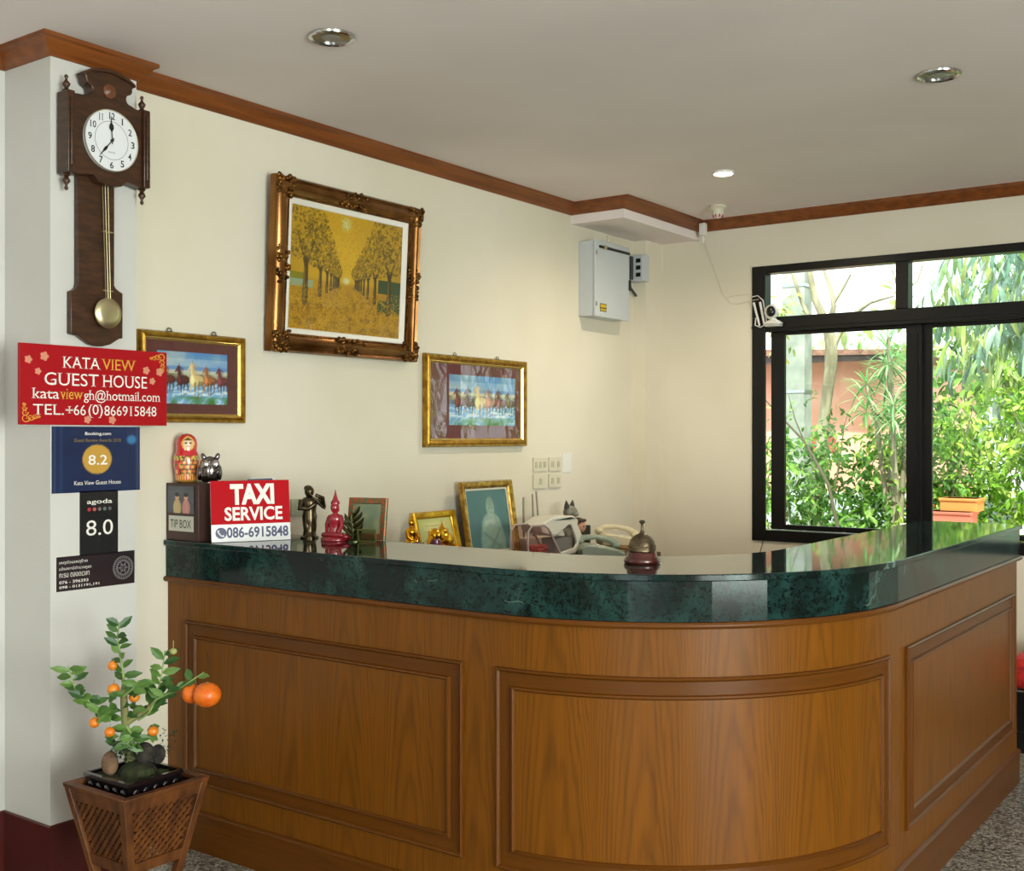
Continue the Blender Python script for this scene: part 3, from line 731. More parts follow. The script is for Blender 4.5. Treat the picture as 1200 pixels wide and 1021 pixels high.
for k in range(9, -1, -1):
    for side in (-1, 1):
        q = 1/(1+k*.55)
        if side < 0: x, yb, w = .48-.345*q, .575+.19*q, .030*q+.002
        else: x, yb, w = .50+.385*q, .565+.215*q, .030*q+.002
        th = .36*q; dk = (.30, .25, .10) if side < 0 else (.25, .21, .10)
        im.line(x-side*.01*q, yb+.01, x-side*.16*q, yb+.03*q, .006*q, .003, (.45, .34, .05), .5)
        im.line(x, yb, x+.004, yb-th, w, w*.55, dk); im.line(x-w*.25, yb, x-w*.2, yb-th, w*.3, w*.15, (.52, .45, .20), .8)
        im.line(x, yb-th*.8, x-.07*q, yb-th*1.5, w*.5, w*.15, dk); im.line(x, yb-th*.8, x+.08*q, yb-th*1.5, w*.5, w*.15, dk)
        for n in range(int(900*q)+60):
            a_ = R_.rand()*6.28; rr_ = R_.rand()**.5; X_ = x+side*.04*q+rr_*.22*q*math.cos(a_); Y_ = yb-th*1.75+rr_*.30*q*math.sin(a_)
            c_ = [(.42, .36, .07), (.52, .45, .09), (.34, .30, .08), (.66, .56, .12), (.76, .64, .14)][R_.randint(5)]
            if Y_ < .62: dab(X_, Y_, c_, 1 if q < .5 else 1+R_.randint(2), .7)
for n in range(900): dab(.25+.5*R_.rand(), .5*R_.rand(), [(.84, .72, .18), (.78, .66, .14), (.64, .54, .12)][R_.randint(3)], 1, .5)
for n in range(2200):
    y_ = .62+.38*R_.rand()**.8; dab(R_.rand(), y_, [(.82, .68, .12), (.48, .36, .05), (.62, .50, .08), (.74, .60, .10)][R_.randint(4)], 1, .55)
im.a = np.clip(im.a*np.array([.98, .90, .72]), 0, 1)
mb = MB(PM); im.mesh(mb, PY0+.104, PZ0+.100, PY1-.104, PZ1-.100, .014)
part('canvas', mb, vcol_mat('painted_canvas', .38, coat=.15, bump=.3), ap_, recalc=False)
# ------------------------------------------------------------------ horse pictures
gilt = noisy(mat('gilt_frame', 'A67C24', .34, metal=.75), '8A6218', 'B88E34', 30, 3)
gilt_lip = mat('gilt_lip', 'E6C878', .25, metal=.8)
def horse_scene(im, pale_mid=True, n=6, mat_rgb=(.36, .06, .09), box=(.15, .16, .93, .80)):
    im.a[:] = mat_rgb; im.put(np.clip(im.fbm(18)*1.6-.7, 0, 1), (.26, .03, .06), .5)
    x0, y0, x1, y1 = box; sub = Img(max(20, int(im.w*(x1-x0))), max(20, int(im.h*(y1-y0))), (.45, .62, .80)); r = sub.r
    sub.rect(0, .0, 1, .12, (.30, .52, .74)); sub.put(np.clip(sub.fbm(3)*2.0-.8, 0, 1)*(sub.Y < .45), (.86, .84, .72)); sub.rect(0, .27, 1, .33, (.34, .52, .74), .7); sub.rect(0, .35, 1, .5, (.86, .80, .60), .7)
    sub.put((np.abs(sub.Y-.5) < .09)*sub.noise(16, 3), (.30, .30, .16)); sub.rect(0, .62, 1, 1, (.45, .66, .84)); sub.put((sub.Y > .60)*np.clip(np.sin(sub.X*40+sub.fbm(8)*18+sub.Y*50)*.9, 0, 1), (.84, .90, .92), .8)
    sub.put((sub.Y > .86)*np.clip(sub.noise(9, 4)*2-.6, 0, 1), (.22, .46, .22))
    cols = [(.42, .16, .12), (.30, .10, .10), (.86, .76, .52), (.66, .40, .22), (.44, .18, .20), (.36, .22, .12)]
    for k in range(n):
        cx = .12+.78*k/(n-1); c = cols[k % 6]; sc = 1.35 if (k == 2 and pale_mid) else 1.02+.1*math.sin(k*2.3); cy = .55; dk = tuple(v*.6 for v in c)
        hi = tuple(min(1, v*1.35+.05) for v in c); ph = .5+.5*math.sin(k*1.7)
        sub.ell(cx+.055*sc, cy-.01, .070*sc, .075*sc, dk, 1); sub.ell(cx+.040*sc, cy-.02, .060*sc, .065*sc, c, .8)
        for dx, dl, b_ in ((.085, .24, .02), (.060, .27, -.01)): sub.line(cx+dx*sc, cy+.03, cx+(dx+b_)*sc, cy+.13*sc, .018*sc, .010*sc, dk); sub.line(cx+(dx+b_)*sc, cy+.13*sc, cx+(dx-.01)*sc, cy+dl*sc, .009*sc, .006*sc, dk)
        sub.ell(cx, cy, .044*sc, .090*sc, c, 1)
        sub.line(cx-.012*sc, cy+.05, cx-.040*sc, cy+(.13-.04*ph)*sc, .018*sc, .011*sc, c); sub.line(cx-.040*sc, cy+(.13-.04*ph)*sc, cx-.020*sc, cy+(.23-.05*ph)*sc, .010*sc, .007*sc, c)
        sub.line(cx+.015*sc, cy+.05, cx+.012*sc, cy+.17*sc, .017*sc, .010*sc, dk); sub.line(cx+.012*sc, cy+.17*sc, cx+.018*sc, cy+.27*sc, .009*sc, .006*sc, dk)
        sub.line(cx, cy-.03, cx-.022*sc, cy-.22*sc, .042*sc, .026*sc, c); sub.line(cx-.020*sc, cy-.24*sc, cx-.058*sc, cy-.155*sc, .022*sc, .012*sc, c); sub.line(cx-.012*sc, cy-.26*sc, cx-.010*sc, cy-.30*sc, .006, .002, dk)
        for q_ in range(7): sub.line(cx-.008*sc, cy-(.25-.03*q_)*sc, cx+(.040+.008*math.sin(q_*2))*sc, cy-(.21-.03*q_)*sc, .010, .004, dk if k != 2 else (.80, .58, .36), .85)
        sub.ell(cx-.014*sc, cy-.02, .016*sc, .05*sc, hi, .7, soft=.8); sub.line(cx-.018*sc, cy-.05*sc, cx-.030*sc, cy-.20*sc, .010, .006, hi, .6)
    for k in range(14): sub.ell(r.rand(), .74+.1*r.rand(), .02+.02*r.rand(), .012, (.90, .94, .95), .7, soft=1.0)
    ys = slice(int(im.h*y0), int(im.h*y0)+sub.h); xs = slice(int(im.w*x0), int(im.w*x0)+sub.w)
    im.a[ys, xs] = sub.a[:im.h-int(im.h*y0), :im.w-int(im.w*x0)]
def horse_picture(label, y0, y1, z0, z1, res, fw, dark, box, coat_ior, n):
    t = thing('framed_picture', label, 'picture', (.0, (y0+y1)/2, z0)); A = onleft(.004)
    m = MB(A); m.frame(y0, z0, y1, z1, [(0, 0), (0, .018), (.005, .026), (.012, .024), (.018, .028), (fw-.010, .020), (fw-.008, .0)]); f = part('frame', m, gilt, t, smooth=40)
    m = MB(A); m.frame(y0+fw-.012, z0+fw-.012, y1-fw+.012, z1-fw+.012, [(0, .004), (0, .020), (.004, .022), (.012, .014), (.012, .004)]); part('inner_lip', m, gilt_lip, f, smooth=40)
    for k in (.28, .70):
        m = MB(A); c = y0+(y1-y0)*k; m.tube([(c+.010*math.cos(i*PI/6), z1+.004+.010*math.sin(i*PI/6), .010) for i in range(7)], .002, 6); m.box(c-.012, c+.012, z1-.006, z1+.003, .006, .014); part('hanger', m, black_plastic, f)
    im = Img(res, int(res*(z1-z0)/(y1-y0)), (.3, .05, .07)); horse_scene(im, n=n, mat_rgb=dark, box=box)
    mb = MB(A); im.mesh(mb, y0+fw-.002, z0+fw-.002, y1-fw+.002, z1-fw+.002, .010)
    part('print', mb, vcol_mat('horse_print', .35, coat=1.0, coat_ior=coat_ior), t, recalc=False)
    m = MB(A); m.box(y0+.004, y1-.004, z0+.004, z1-.004, 0, .003); part('backing', m, planter_wood, t)
horse_picture('gold framed picture of brown horses beside the red sign', 2.516, 3.008, 1.548, 1.884, 130, .034, (.34, .16, .15), (.13, .15, .89, .86), 1.4, 5)
horse_picture('gold framed picture of galloping horses in water with wine red mount, above the switches', 4.106, 4.937, 1.444, 1.892, 190, .042, (.38, .05, .08), (.20, .15, .93, .82), 1.55, 6)
# ------------------------------------------------------------------ electrical box etc
box_grey = mat('box_grey', 'C3C8CC', .4)
eb = thing('electrical_cabinet', 'pale grey metal electrical cabinet on the wall below the ceiling bulkhead', 'electrical box', (0, 5.67, 2.2))
m = MB(); m.box(0, .100, 5.488, 5.862, 2.182, 2.612); part('body', m, box_grey, eb, bevel=.003)
m = MB(); m.box(.101, .118, 5.484, 5.866, 2.178, 2.616); d = part('door', m, box_grey, eb, bevel=.004)
A = onleft(.118)
m = MB(A); m.box(5.855, 5.875, 2.36, 2.42, -.001, .006); part('lock', m, black_plastic, d)
for z in (2.25, 2.54):
    m = MB(A); m.tube([(5.490, z-.012, .002), (5.490, z+.012, .002)], .005, 8); part('hinge', m, steel, d)
m = MB(A); m.box(5.53, 5.60, 2.210, 2.255, 0, .001); lb = part('warning_label', m, mat('label_black', '15130A'), d)
m = MB(A); m.box(5.534, 5.596, 2.232, 2.251, .001, .0014); m.box(5.534, 5.596, 2.214, 2.226, .001, .0014); part('yellow_print', m, mat('label_yellow', 'C9A91E'), lb)
m = MB(A); m.box(5.52, 5.86, 2.570, 2.585, .0005, .007); part('locking_bar', m, black_plastic, d)
m = MB(A); m.lathe([(.012, .006), (.012, .014), (.004, .018)], (5.575, 2.578, 0), 14); part('knob', m, brass, d, smooth=40)
sb = thing('breaker_box', 'small grey breaker box with dark cable entry on the pilaster beside the electrical cabinet', 'breaker box', (.05, 6.09, 2.45))
m = MB(); m.box(.002, .115, 6.03, 6.114, 2.44, 2.60); q = part('body', m, box_grey, sb, bevel=.003)
m = MB()
for i in range(3):
    m.box(.07, .10, 6.026, 6.031, 2.465+i*.043, 2.49+i*.043)
part('socket', m, black_plastic, q)
m = MB(); m.box(.012, .05, 6.0, 6.03, 2.45, 2.59); m.tube([(.03, 6.015, 2.45), (.03, 6.03, 2.40), (.03, 6.10, 2.36)], .008, 8); part('cable_entry', m, mat('dark_grey_plastic', '3A3C3E', .4), q)
m = MB(); 
m = MB(); m.box(.001, .016, 5.80, 5.95, 2.61, 2.69); setmeta(part('conduit', m, offwhite, bevel=.003), 'short cream conduit between the electrical cabinet top and the bulkhead', 'conduit')
# switches
sws = [(5.026, 5.150, 1.303, 1.380, 3, 'upper left switch plate of the four below the horse picture'), (5.175, 5.295, 1.303, 1.380, 2, 'upper right switch plate of the four, next to the white paper'),
       (5.026, 5.150, 1.212, 1.289, 1, 'lower left socket plate of the four below the horse picture'), (5.175, 5.295, 1.212, 1.289, 2, 'lower right socket plate of the four below the horse picture')]
for y0, y1, z0, z1, n, lab in sws:
    t = thing('switch_plate', 'cream wall '+lab, 'switch', (0, (y0+y1)/2, z0), group='cream switch and socket plates')
    A = onleft(0); m = MB(A); m.box(y0, y1, z0, z1, .001, .010); p = part('plate', m, offwhite, t, bevel=.002)
    for i in range(n):
        c = y0+(y1-y0)*(i+.5)/n; m = MB(A); m.box(c-.011, c+.011, (z0+z1)/2-.016, (z0+z1)/2+.016, .010, .013); part('rocker', m, mat('rocker_ivory', 'BDB59C', .4), p, bevel=.001)
m = MB(onleft(0)); m.box(5.315, 5.41, 1.29, 1.40, 0, .003)
setmeta(part('paper_note', m, mat('note_paper', 'E6E6E0', .7)), 'small white paper note taped beside the switch plates', 'paper')
t = thing('wall_socket', 'pale green socket plate on the wall behind the dark standing statue', 'socket', (0, 3.30, 1.17))
m = MB(onleft(0)); m.box(3.265, 3.350, 1.165, 1.235, .001, .010); p = part('plate', m, mat('pale_green_plastic', 'A9AE94', .4), t, bevel=.002)
m = MB(onleft(0)); m.box(3.295, 3.325, 1.185, 1.215, .010, .012); part('insert', m, offwhite, p)
# security camera on the window rail
sc_ = thing('security_camera', 'small white pan tilt security camera with antennas on the window rail', 'camera', (.84, 6.30, 2.2))
m = MB(); m.lathe([(.055, 0), (.055, .008), (.042, .018), (.020, .028), (.018, .034)], (.845, 6.285, 2.152), 24); part('base', m, white_plastic, sc_, smooth=45)
m = MB(); m.box(.80, .89, 6.26, 6.319, 2.140, 2.152); part('bracket', m, white_plastic, sc_, bevel=.003)
m = MB(); m.ell((.835, 6.28, 2.225), (.042, .040, .044), 20, 14); hd = part('head', m, white_plastic, sc_, smooth=60)
m = MB(); m.ell((.845, 6.250, 2.225), (.027, .018, .032), 16, 10, R=rotz(.2)); part('lens', m, black_plastic, hd, smooth=60)
for x0, x1 in ((.745, .715), (.775, .755)):
    m = MB(); m.tube([(x0+.01, 6.295, 2.150), (x1, 6.30, 2.29)], [.006, .0075], 8); part('antenna', m, white_plastic, sc_, smooth=60)
m = MB(); m.tube([(.70, 6.305, 2.325), (.74, 6.30, 2.33), (.775, 6.298, 2.30), (.79, 6.296, 2.22), (.80, 6.295, 2.16), (.76, 6.295, 2.14), (.725, 6.298, 2.155), (.73, 6.30, 2.20)], .0035, 6); part('cable', m, white_plastic, sc_, smooth=60)
ZT = 1.1155
# ------------------------------------------------------------------ tip box, doll, owl, taxi sign
dark_red_wood = mat('dark_box_wood', '3D2522', .42)
tb = thing('tip_box', 'dark brown tip box with a small photo and a TIP BOX card', 'box', (.10, 2.77, ZT))
m = MB(); m.box(.003, .188, 2.648, 2.80, ZT, 1.325); bd = part('body', m, dark_red_wood, tb, bevel=.002)
A = onback(0, 2.648, 0)
m = MB(A); m.box(.020, .160, 1.150, 1.206, 0, .0015); cd = part('card', m, mat('card_white', 'C9C7BC', .6), tb)
m = MB(A); text(m, 'TIP BOX', .030, 1.162, .118, .030, .002); part('lettering', m, ink, cd, recalc=False)
im = Img(48, 48, (.30, .33, .38)); im.put(im.noise(4), (.22, .22, .26), .6)
for cx, c1 in ((.36, (.75, .68, .45)), (.70, (.78, .52, .50))):
    im.ell(cx, .80, .14, .30, c1); im.ell(cx, .42, .07, .09, (.85, .66, .52)); im.ell(cx, .32, .08, .07, (.10, .08, .08)); im.line(cx-.02, .5, cx+.03, .9, .03, .03, (.85, .60, .55), .7)
mb = MB(A); im.mesh(mb, .016, 1.216, .164, 1.315, .002); part('photo', mb, vcol_mat('photo_print', .3, coat=.5), tb, recalc=False)
# nesting doll: lathe, with painted bands as parts
nd = thing('nesting_doll', 'glossy red and gold painted wooden nesting doll on top of the tip box', 'doll', (.075, 2.715, 1.332))
C = (.052, 2.702, 1.3255)
nd.location = C; ROOTM[nd.name] = Matrix.Translation(C)
prof = [(.030, 0), (.037, .004), (.040, .012), (.041, .03), (.045, .055), (.047, .075), (.046, .092), (.041, .108), (.0375, .118), (.038, .130), (.039, .142), (.036, .158), (.029, .170), (.017, .179), (.001, .183)]
def dollpaint(x, y, z):
    a = math.atan2(y, x)+.50   # 0 faces the camera side (-y)
    while a > PI: a -= 2*PI
    red = (.62, .02, .03); g = (.85, .52, .10); bl = (.02, .05, .03)
    if z < .010: return (.45, .22, .04)
    if z < .030: return g if (int(a*9+40) % 2) else red
    hz = z-.146
    rr_ = math.hypot(a*.040, hz)
    if z > .11:
        if rr_ < .020:
            if abs(abs(a*.040)-.008) < .0035 and abs(hz-.002) < .003: return (.02, .04, .02)
            if abs(a*.04) < .004 and abs(hz+.010) < .0022: return (.7, .05, .05)
            if hz > .010: return (.10, .05, .02)
            return (.86, .58, .34)
        if rr_ < .026: return g
        return red
    if .085 < z < .100 and abs(a) > .3: return g if math.sin(a*17+z*200) > -.2 else bl
    if abs(a) < .65 and z < .10:
        s = math.sin(a*14)*math.sin(z*190)
        return (.80, .50, .12) if s > .25 else ((.70, .10, .05) if s < -.3 else (.04, .06, .03))
    s = math.sin(a*8+1)*math.sin(z*120)
    return g if s > .62 else ((.03, .04, .02) if s < -.75 else red)
m = MB(); n = 56; zz = []
for i in range(len(prof)-1):
    for k in range(5): t = k/5; zz.append((prof[i][0]*(1-t)+prof[i+1][0]*t, prof[i][1]*(1-t)+prof[i+1][1]*t))
zz.append(prof[-1]); R = []
for r, z in zz:
    ring = []
    for k in range(n):
        x, y = r*math.cos(2*PI*k/n), r*math.sin(2*PI*k/n); m.c = dollpaint(x, y, z); ring.append(m.v((C[0]+x, C[1]+y, C[2]+z)))
    R.append(ring)
m.rings(R); part('painted_body', m, vcol_mat('doll_lacquer', .25, coat=1.0), nd, smooth=60)
ow = thing('owl_figurine', 'small shiny chrome owl ornament on the tip box beside the nesting doll', 'figurine', (.13, 2.78, 1.333))
darkchrome = mat('dark_chrome', '8B8486', .10, metal=1)
c = Vector((0, 0, 0)); OM = Matrix.Translation((.143, 2.735, 1.3265)) @ Matrix.Rotation(math.radians(46), 4, 'Z'); m = MB(OM)
m.lathe([(.018, 0), (.030, .006), (.038, .022), (.041, .042), (.039, .062), (.033, .080), (.022, .092), (.001, .098)], c, 24); bdy = part('body', m, darkchrome, ow, smooth=60)
for s in (-1, 1):
    e = c+Vector((.017*s+.006, -.033, .068)); m = MB(OM); m.ell(e, (.016, .010, .017), 14, 9); part('eye', m, chrome, bdy, smooth=60)
    m = MB(OM); m.ell(c+Vector((.024*s+.003, -.008, .094)), (.009, .008, .016), 10, 7, R=roty(.4*s)); part('ear', m, darkchrome, bdy, smooth=60)
    m = MB(OM); m.ell(c+Vector((.036*s, -.006, .036)), (.010, .022, .028), 12, 8); part('wing', m, darkchrome, bdy, smooth=60)
m = MB(OM); m.ell(c+Vector((.006, -.042, .056)), (.004, .006, .009), 8, 6); part('beak', m, darkchrome, bdy, smooth=60)
m = MB(OM); m.lathe([(.024, 0), (.024, .003), (.001, .004)], c-Vector((0, 0, .001)), 18); part('foot', m, darkchrome, bdy)
# taxi sign
A_, B_ = Vector((.252, 2.655)), Vector((.383, 2.912)); dv = B_-A_; L_ = dv.length
TX = facing(A_.x, A_.y, ZT, math.atan2(dv.y, dv.x), math.radians(7))
ts = thing('taxi_service_sign', 'red and white TAXI SERVICE board leaning on the countertop against the tip box', 'sign', (A_.x, A_.y, ZT), math.atan2(dv.y, dv.x))
H = .222
m = MB(TX); m.box(0, L_, .001, H, -.006, 0); bd = part('board', m, mat('sign_white', 'E4E2E4', .35), ts)
m = MB(TX); m.box(0, L_, .064, H, 0, .0008); rd = part('red_field', m, mat('taxi_red', 'B80616', .55, spec=.1), bd)
m = MB(TX); text(m, 'TAXI', .070, .134, L_-.127, .076, .0015, bold=.05); text(m, 'SERVICE', .048, .076, L_-.076, .050, .0015, bold=.028); part('lettering', m, t_white, rd, recalc=False)
navy = mat('navy_ink', '1B1C5A', .4)
m = MB(TX); text(m, '086-6915848', .054, .014, L_-.062, .040, .0012, bold=.026); part('phone_number', m, navy, bd, recalc=False)
m = MB(TX); m.lathe([(.020, 0), (.020, .0010), (.001, .0012)], (.034, .033, 0), 28); rn = part('phone_roundel', m, navy, bd)
m = MB(TX); m.tube([(.024, .043, .0015), (.024, .036, .0015), (.029, .028, .0015), (.037, .022, .0015), (.044, .023, .0015)], [.0045, .0030, .0026, .0030, .0045], 6); part('handset_icon', m, t_white, rn)
m = MB(TX); m.prism([(.05, .001), (.09, .001), (.07, .16)], -.009, -.0065); st = part('stand', m, mat('card_grey', '9A978E'), bd)
ho = thing('leaflet_stack', 'white and blue leaflets standing behind the taxi sign', 'leaflets', (.2, 2.95, ZT))
m = MB(); m.box(.215, .225, 2.86, 2.98, ZT, ZT+.225, R=None); part('leaflet', m, t_white, ho)
m = MB(); m.box(.228, .232, 2.84, 2.96, ZT, ZT+.222); part('leaflet', m, mat('leaflet_blue', '5A6F86'), ho)
# ------------------------------------------------------------------ dark standing statue (flute player pose)
bronze_dark = mat('dark_bronze', '4E4230', .26, metal=.8)
cs = thing('standing_statue', 'dark bronze standing figure statue with raised arms near the counter back edge', 'statue', (.385, 3.0, ZT))
c = Vector((0, 0, 0)); OM = Matrix.Translation((.385, 3.005, ZT)) @ Matrix.Rotation(math.radians(62), 4, 'Z'); m = MB(OM)
m.lathe([(.030, 0), (.031, .005), (.026, .010), (.022, .03), (.026, .055), (.028, .080), (.024, .100), (.027, .120), (.031, .138), (.024, .150), (.010, .156)], c, 20)
for s in (-1, 1):
    m.ell(c+Vector((.012*s, -.006, .05)), (.014, .016, .045), 12, 8)
m.ell(c+Vector((.001, -.004, .136)), (.036, .022, .018), 14, 8)
m.tube([c+Vector((-.030, .0, .140)), c+Vector((-.040, -.010, .112)), c+Vector((-.012, -.030, .112)), c+Vector((.012, -.030, .128))], [.012, .011, .009, .007], 10)
m.tube([c+Vector((.030, .0, .140)), c+Vector((.050, -.016, .118)), c+Vector((.040, -.034, .150)), c+Vector((.014, -.034, .162))], [.012, .011, .009, .007], 10)
bd = part('body', m, bronze_dark, cs, smooth=60)
m = MB(OM); m.ell(c+Vector((-.002, -.004, .174)), (.018, .020, .022), 14, 10); m.ell(c+Vector((-.004, .006, .186)), (.016, .017, .012), 12, 8); hd = part('head', m, bronze_dark, bd, smooth=60)
m = MB(OM); m.tube([c+Vector((-.010, -.030, .170)), c+Vector((.050, -.036, .108))], .0022, 8); part('flute', m, bronze_dark, cs, smooth=60)
m = MB(OM); m.lathe([(.034, 0), (.034, .006), (.030, .008), (.001, .008)], c, 20); part('base', m, bronze_dark, cs, smooth=40)
# ------------------------------------------------------------------ seated red Buddha figure
red_lac = mat('red_resin', '9A1C2C', .15, coat=1.0)
bu = thing('buddha_statue', 'small translucent red seated buddha statue with pointed crown', 'statue', (.545, 2.985, ZT))
c = Vector((.535, 2.99, ZT)); A = Matrix.Translation(c)
m = MB()
m.lathe([(.052, .0), (.054, .004), (.050, .012), (.030, .016)], c, 26)
m.ell(c+Vector((0, 0, .020)), (.050, .036, .014), 20, 8)
m.ell(c+Vector((.006, -.020, .022)), (.056, .018, .012), 18, 8); m.ell(c+Vector((.052, -.004, .016)), (.020, .018, .010), 12, 7); m.ell(c+Vector((-.046, -.004, .018)), (.016, .018, .011), 12, 7)
m.lathe([(.026, .02), (.022, .045), (.025, .065), (.031, .080), (.026, .092), (.010, .098), (.009, .104)], c, 20)
m.tube([c+Vector((-.028, 0, .083)), c+Vector((-.036, -.006, .055)), c+Vector((-.018, -.026, .034))], [.010, .009, .006], 10)
m.tube([c+Vector((.028, 0, .083)), c+Vector((.038, -.004, .055)), c+Vector((.036, -.024, .030))], [.010, .009, .006], 10)
bd = part('body', m, red_lac, bu, smooth=60)
m = MB(); m.ell(c+Vector((0, -.002, .120)), (.016, .017, .021), 16, 10)
for s in (-1, 1): m.ell(c+Vector((.016*s, 0, .116)), (.003, .004, .012), 6, 6)
hd = part('head', m, red_lac, bd, smooth=60)
m = MB(); m.lathe([(.016, 0), (.017, .006), (.013, .014), (.010, .018), (.008, .026), (.005, .034), (.003, .044), (.001, .054)], c+Vector((0, 0, .132)), 16); part('pointed_crown', m, red_lac, hd, smooth=50)
# ------------------------------------------------------------------ small ornate frame, branching ornament, glass holder
copper = noisy(mat('coppery_frame', '8E4A2C', .4, metal=.4), '5A6B4A', 'B0542E', 90, 2, lo=.42, hi=.58)
F0 = facing(.535, 3.05, ZT, math.radians(14), math.radians(8))
pf = thing('small_ornate_frame', 'small copper and green patterned photo frame standing on the counter back edge', 'picture frame', (.535, 3.05, ZT), math.radians(14))
m = MB(F0); m.frame(0, 0, .160, .155, [(0, -.006), (0, .004), (.003, .007), (.020, .006), (.023, .001), (.023, -.006)]); f = part('frame', m, copper, pf, smooth=30)
m = MB(F0); m.box(.018, .142, .018, .137, -.005, .001); part('picture', m, noisy(mat('green_picture', '7C8464', .3, coat=.6), '6A7A5C', '8E9070', 14, 3), pf)
orn_g = mat('verdigris_metal', '4B4D2E', .25, metal=.8)
og = thing('branching_ornament', 'dark green metallic branching ornament with curved arms in front of the small frame', 'ornament', (.625, 2.99, ZT))
c = Vector((.622, 3.0, ZT)); m = MB()
m.lathe([(.028, 0), (.028, .004), (.012, .010), (.008, .02)], c, 16)
m.tube([c+Vector((0, 0, .01)), c+Vector((-.006, 0, .05)), c+Vector((-.014, -.002, .085)), c+Vector((-.010, -.004, .105))], [.010, .012, .009, .004], 10)
st = part('trunk', m, orn_g, og, smooth=60)
for i, (dx, dz, l) in enumerate(((.020, .112, .032), (.030, .092, .036), (.036, .072, .038), (.034, .052, .034), (.03, .034, .03), (-.03, .06, .02), (-.036, .04, .018), (-.030, .082, .016))):
    m = MB(); s = 1 if dx > 0 else -1
    m.tube([c+Vector((-.006, -.003, dz-.026)), c+Vector((dx*.5, -.008, dz-.012)), c+Vector((dx+s*l*.25, -.010, dz+.004)), c+Vector((dx+s*l*.5, -.010, dz+.018))], [.004, .008, .007, .0015], 8); part('arm', m, orn_g, st, smooth=60)
gh = thing('glass_holder', 'small square glass card holder beside the branching ornament', 'holder', (.70, 2.99, ZT))
GH = facing(.655, 2.985, ZT, math.radians(20), math.radians(-10))
m = MB(GH); m.frame(0, 0.002, .070, .048, [(0, -.004), (0, .004), (.005, .004), (.005, -.004)]); part('rim', m, mat('olive_rim', '6A6A3A', .3, metal=.5), gh)
m = MB(GH); m.box(.004, .066, .006, .044, -.001, .001); part('pane', m, glass_mat('holder_glass', (.86, .88, .78), 1.5), gh)
# ------------------------------------------------------------------ desk bell
c = Vector((1.812, 3.0, ZT))
be = thing('service_bell', 'bronze domed service bell on a dark red wooden base on the countertop', 'bell', c)
m = MB(); m.lathe([(.052, 0), (.055, .003), (.055, .012), (.050, .018), (.046, .022), (.046, .030), (.042, .034), (.001, .034)], c, 40); part('wooden_base', m, mat('mahogany', '4A1712', .25, coat=.6), be, smooth=45)
ant_b = noisy(mat('antique_bronze', '6A5B45', .35, metal=.85), '4E4232', '7C6C54', 30, 3, bump=.2, bscale=150)
m = MB(); m.lathe([(.038, .034), (.042, .037), (.042, .043), (.0405, .046), (.040, .055), (.036, .068), (.028, .079), (.016, .087), (.006, .090), (.001, .091)], c, 44); dm = part('dome', m, ant_b, be, smooth=45)
m = MB()
for k in range(44):
    a = 2*PI*k/44; m.ell(c+Vector((.0405*math.cos(a), .0405*math.sin(a), .050)), (.002, .002, .003), 5, 4)
part('beading', m, ant_b, dm, smooth=60)
m = MB(); m.lathe([(.010, .089), (.007, .093), (.004, .100), (.0035, .116), (.006, .119), (.009, .122), (.010, .125), (.006, .129), (.001, .130)], c, 16); part('push_button', m, ant_b, be, smooth=45)
# ------------------------------------------------------------------ things on the cabinet behind the counter
ZC = .881
def statue_on_stand(x, y, ztop, kind):
    pass
gb = thing('gold_buddha', 'small gilded seated buddha on a tall stand beside the certificate', 'statue', (.25, 3.742, ZC))
c = Vector((.25, 3.742, ZC)); m = MB(); m.lathe([(.050, 0), (.050, .010), (.036, .02), (.034, .10), (.044, .115), (.044, .122), (.001, .123)], c, 24); part('stand', m, mat('purple_stand', '4A2A3C', .35), gb, smooth=40)
c2 = c+Vector((0, 0, .122)); m = MB()
m.lathe([(.044, 0), (.046, .008), (.036, .018), (.040, .026), (.030, .036)], c2, 22); m.lathe([(.026, .03), (.022, .05), (.025, .068), (.029, .080), (.020, .092), (.008, .098), (.008, .104)], c2, 20)
m.tube([c2+Vector((.0, -.027, .08)), c2+Vector((.010, -.033, .055)), c2+Vector((.026, -.014, .040))], [.009, .008, .006], 8); m.tube([c2+Vector((0, .027, .08)), c2+Vector((.010, .034, .055)), c2+Vector((.028, .016, .040))], [.009, .008, .006], 8)
m.ell(c2+Vector((.01, 0, .036)), (.034, .044, .012), 16, 7)
bd = part('body', m, gold, gb, smooth=60)
m = MB(); m.ell(c2+Vector((0, 0, .116)), (.014, .014, .017), 14, 9); hd = part('head', m, gold, bd, smooth=60)
m = MB(); m.lathe([(.014, 0), (.011, .008), (.006, .014), (.004, .020), (.001, .032)], c2+Vector((0, 0, .127)), 12); part('finial', m, gold, hd, smooth=60)
for i, (y, h, lab, cc) in enumerate(((3.700, .165, 'small dark purple lidded jar in front of the gold buddha', '4A2438'), (3.815, .17, 'small purple candle cup between the two gold figures', '6B3550'))):
    t = thing('votive_cup', lab, 'cup', (.33, y, ZC)); m = MB(); m.lathe([(.018, 0), (.020, .01), (.008, .02), (.008, h*.6), (.022, h*.72), (.025, h*.85), (.021, h*.98), (.001, h*.985)], (.33, y, ZC), 20); part('cup', m, mat('purple_glass_%d' % i, cc, .2, coat=.5), t, smooth=45)
    m = MB(); m.tube([(.33, y, ZC+h*.98), (.33, y, ZC+h*1.12)], [.004, .002], 8); part('wick', m, ink, t)
el = thing('gold_elephant', 'shiny gold elephant figure in front of the gold certificate frame', 'figurine', (.28, 3.92, ZC))
c = Vector((.28, 3.915, ZC)); m = MB(); m.box(c.x-.05, c.x+.05, c.y-.09, c.y+.09, ZC, ZC+.075); part('plinth', m, mat('dark_plinth', '2E1A14', .35), el, bevel=.004)
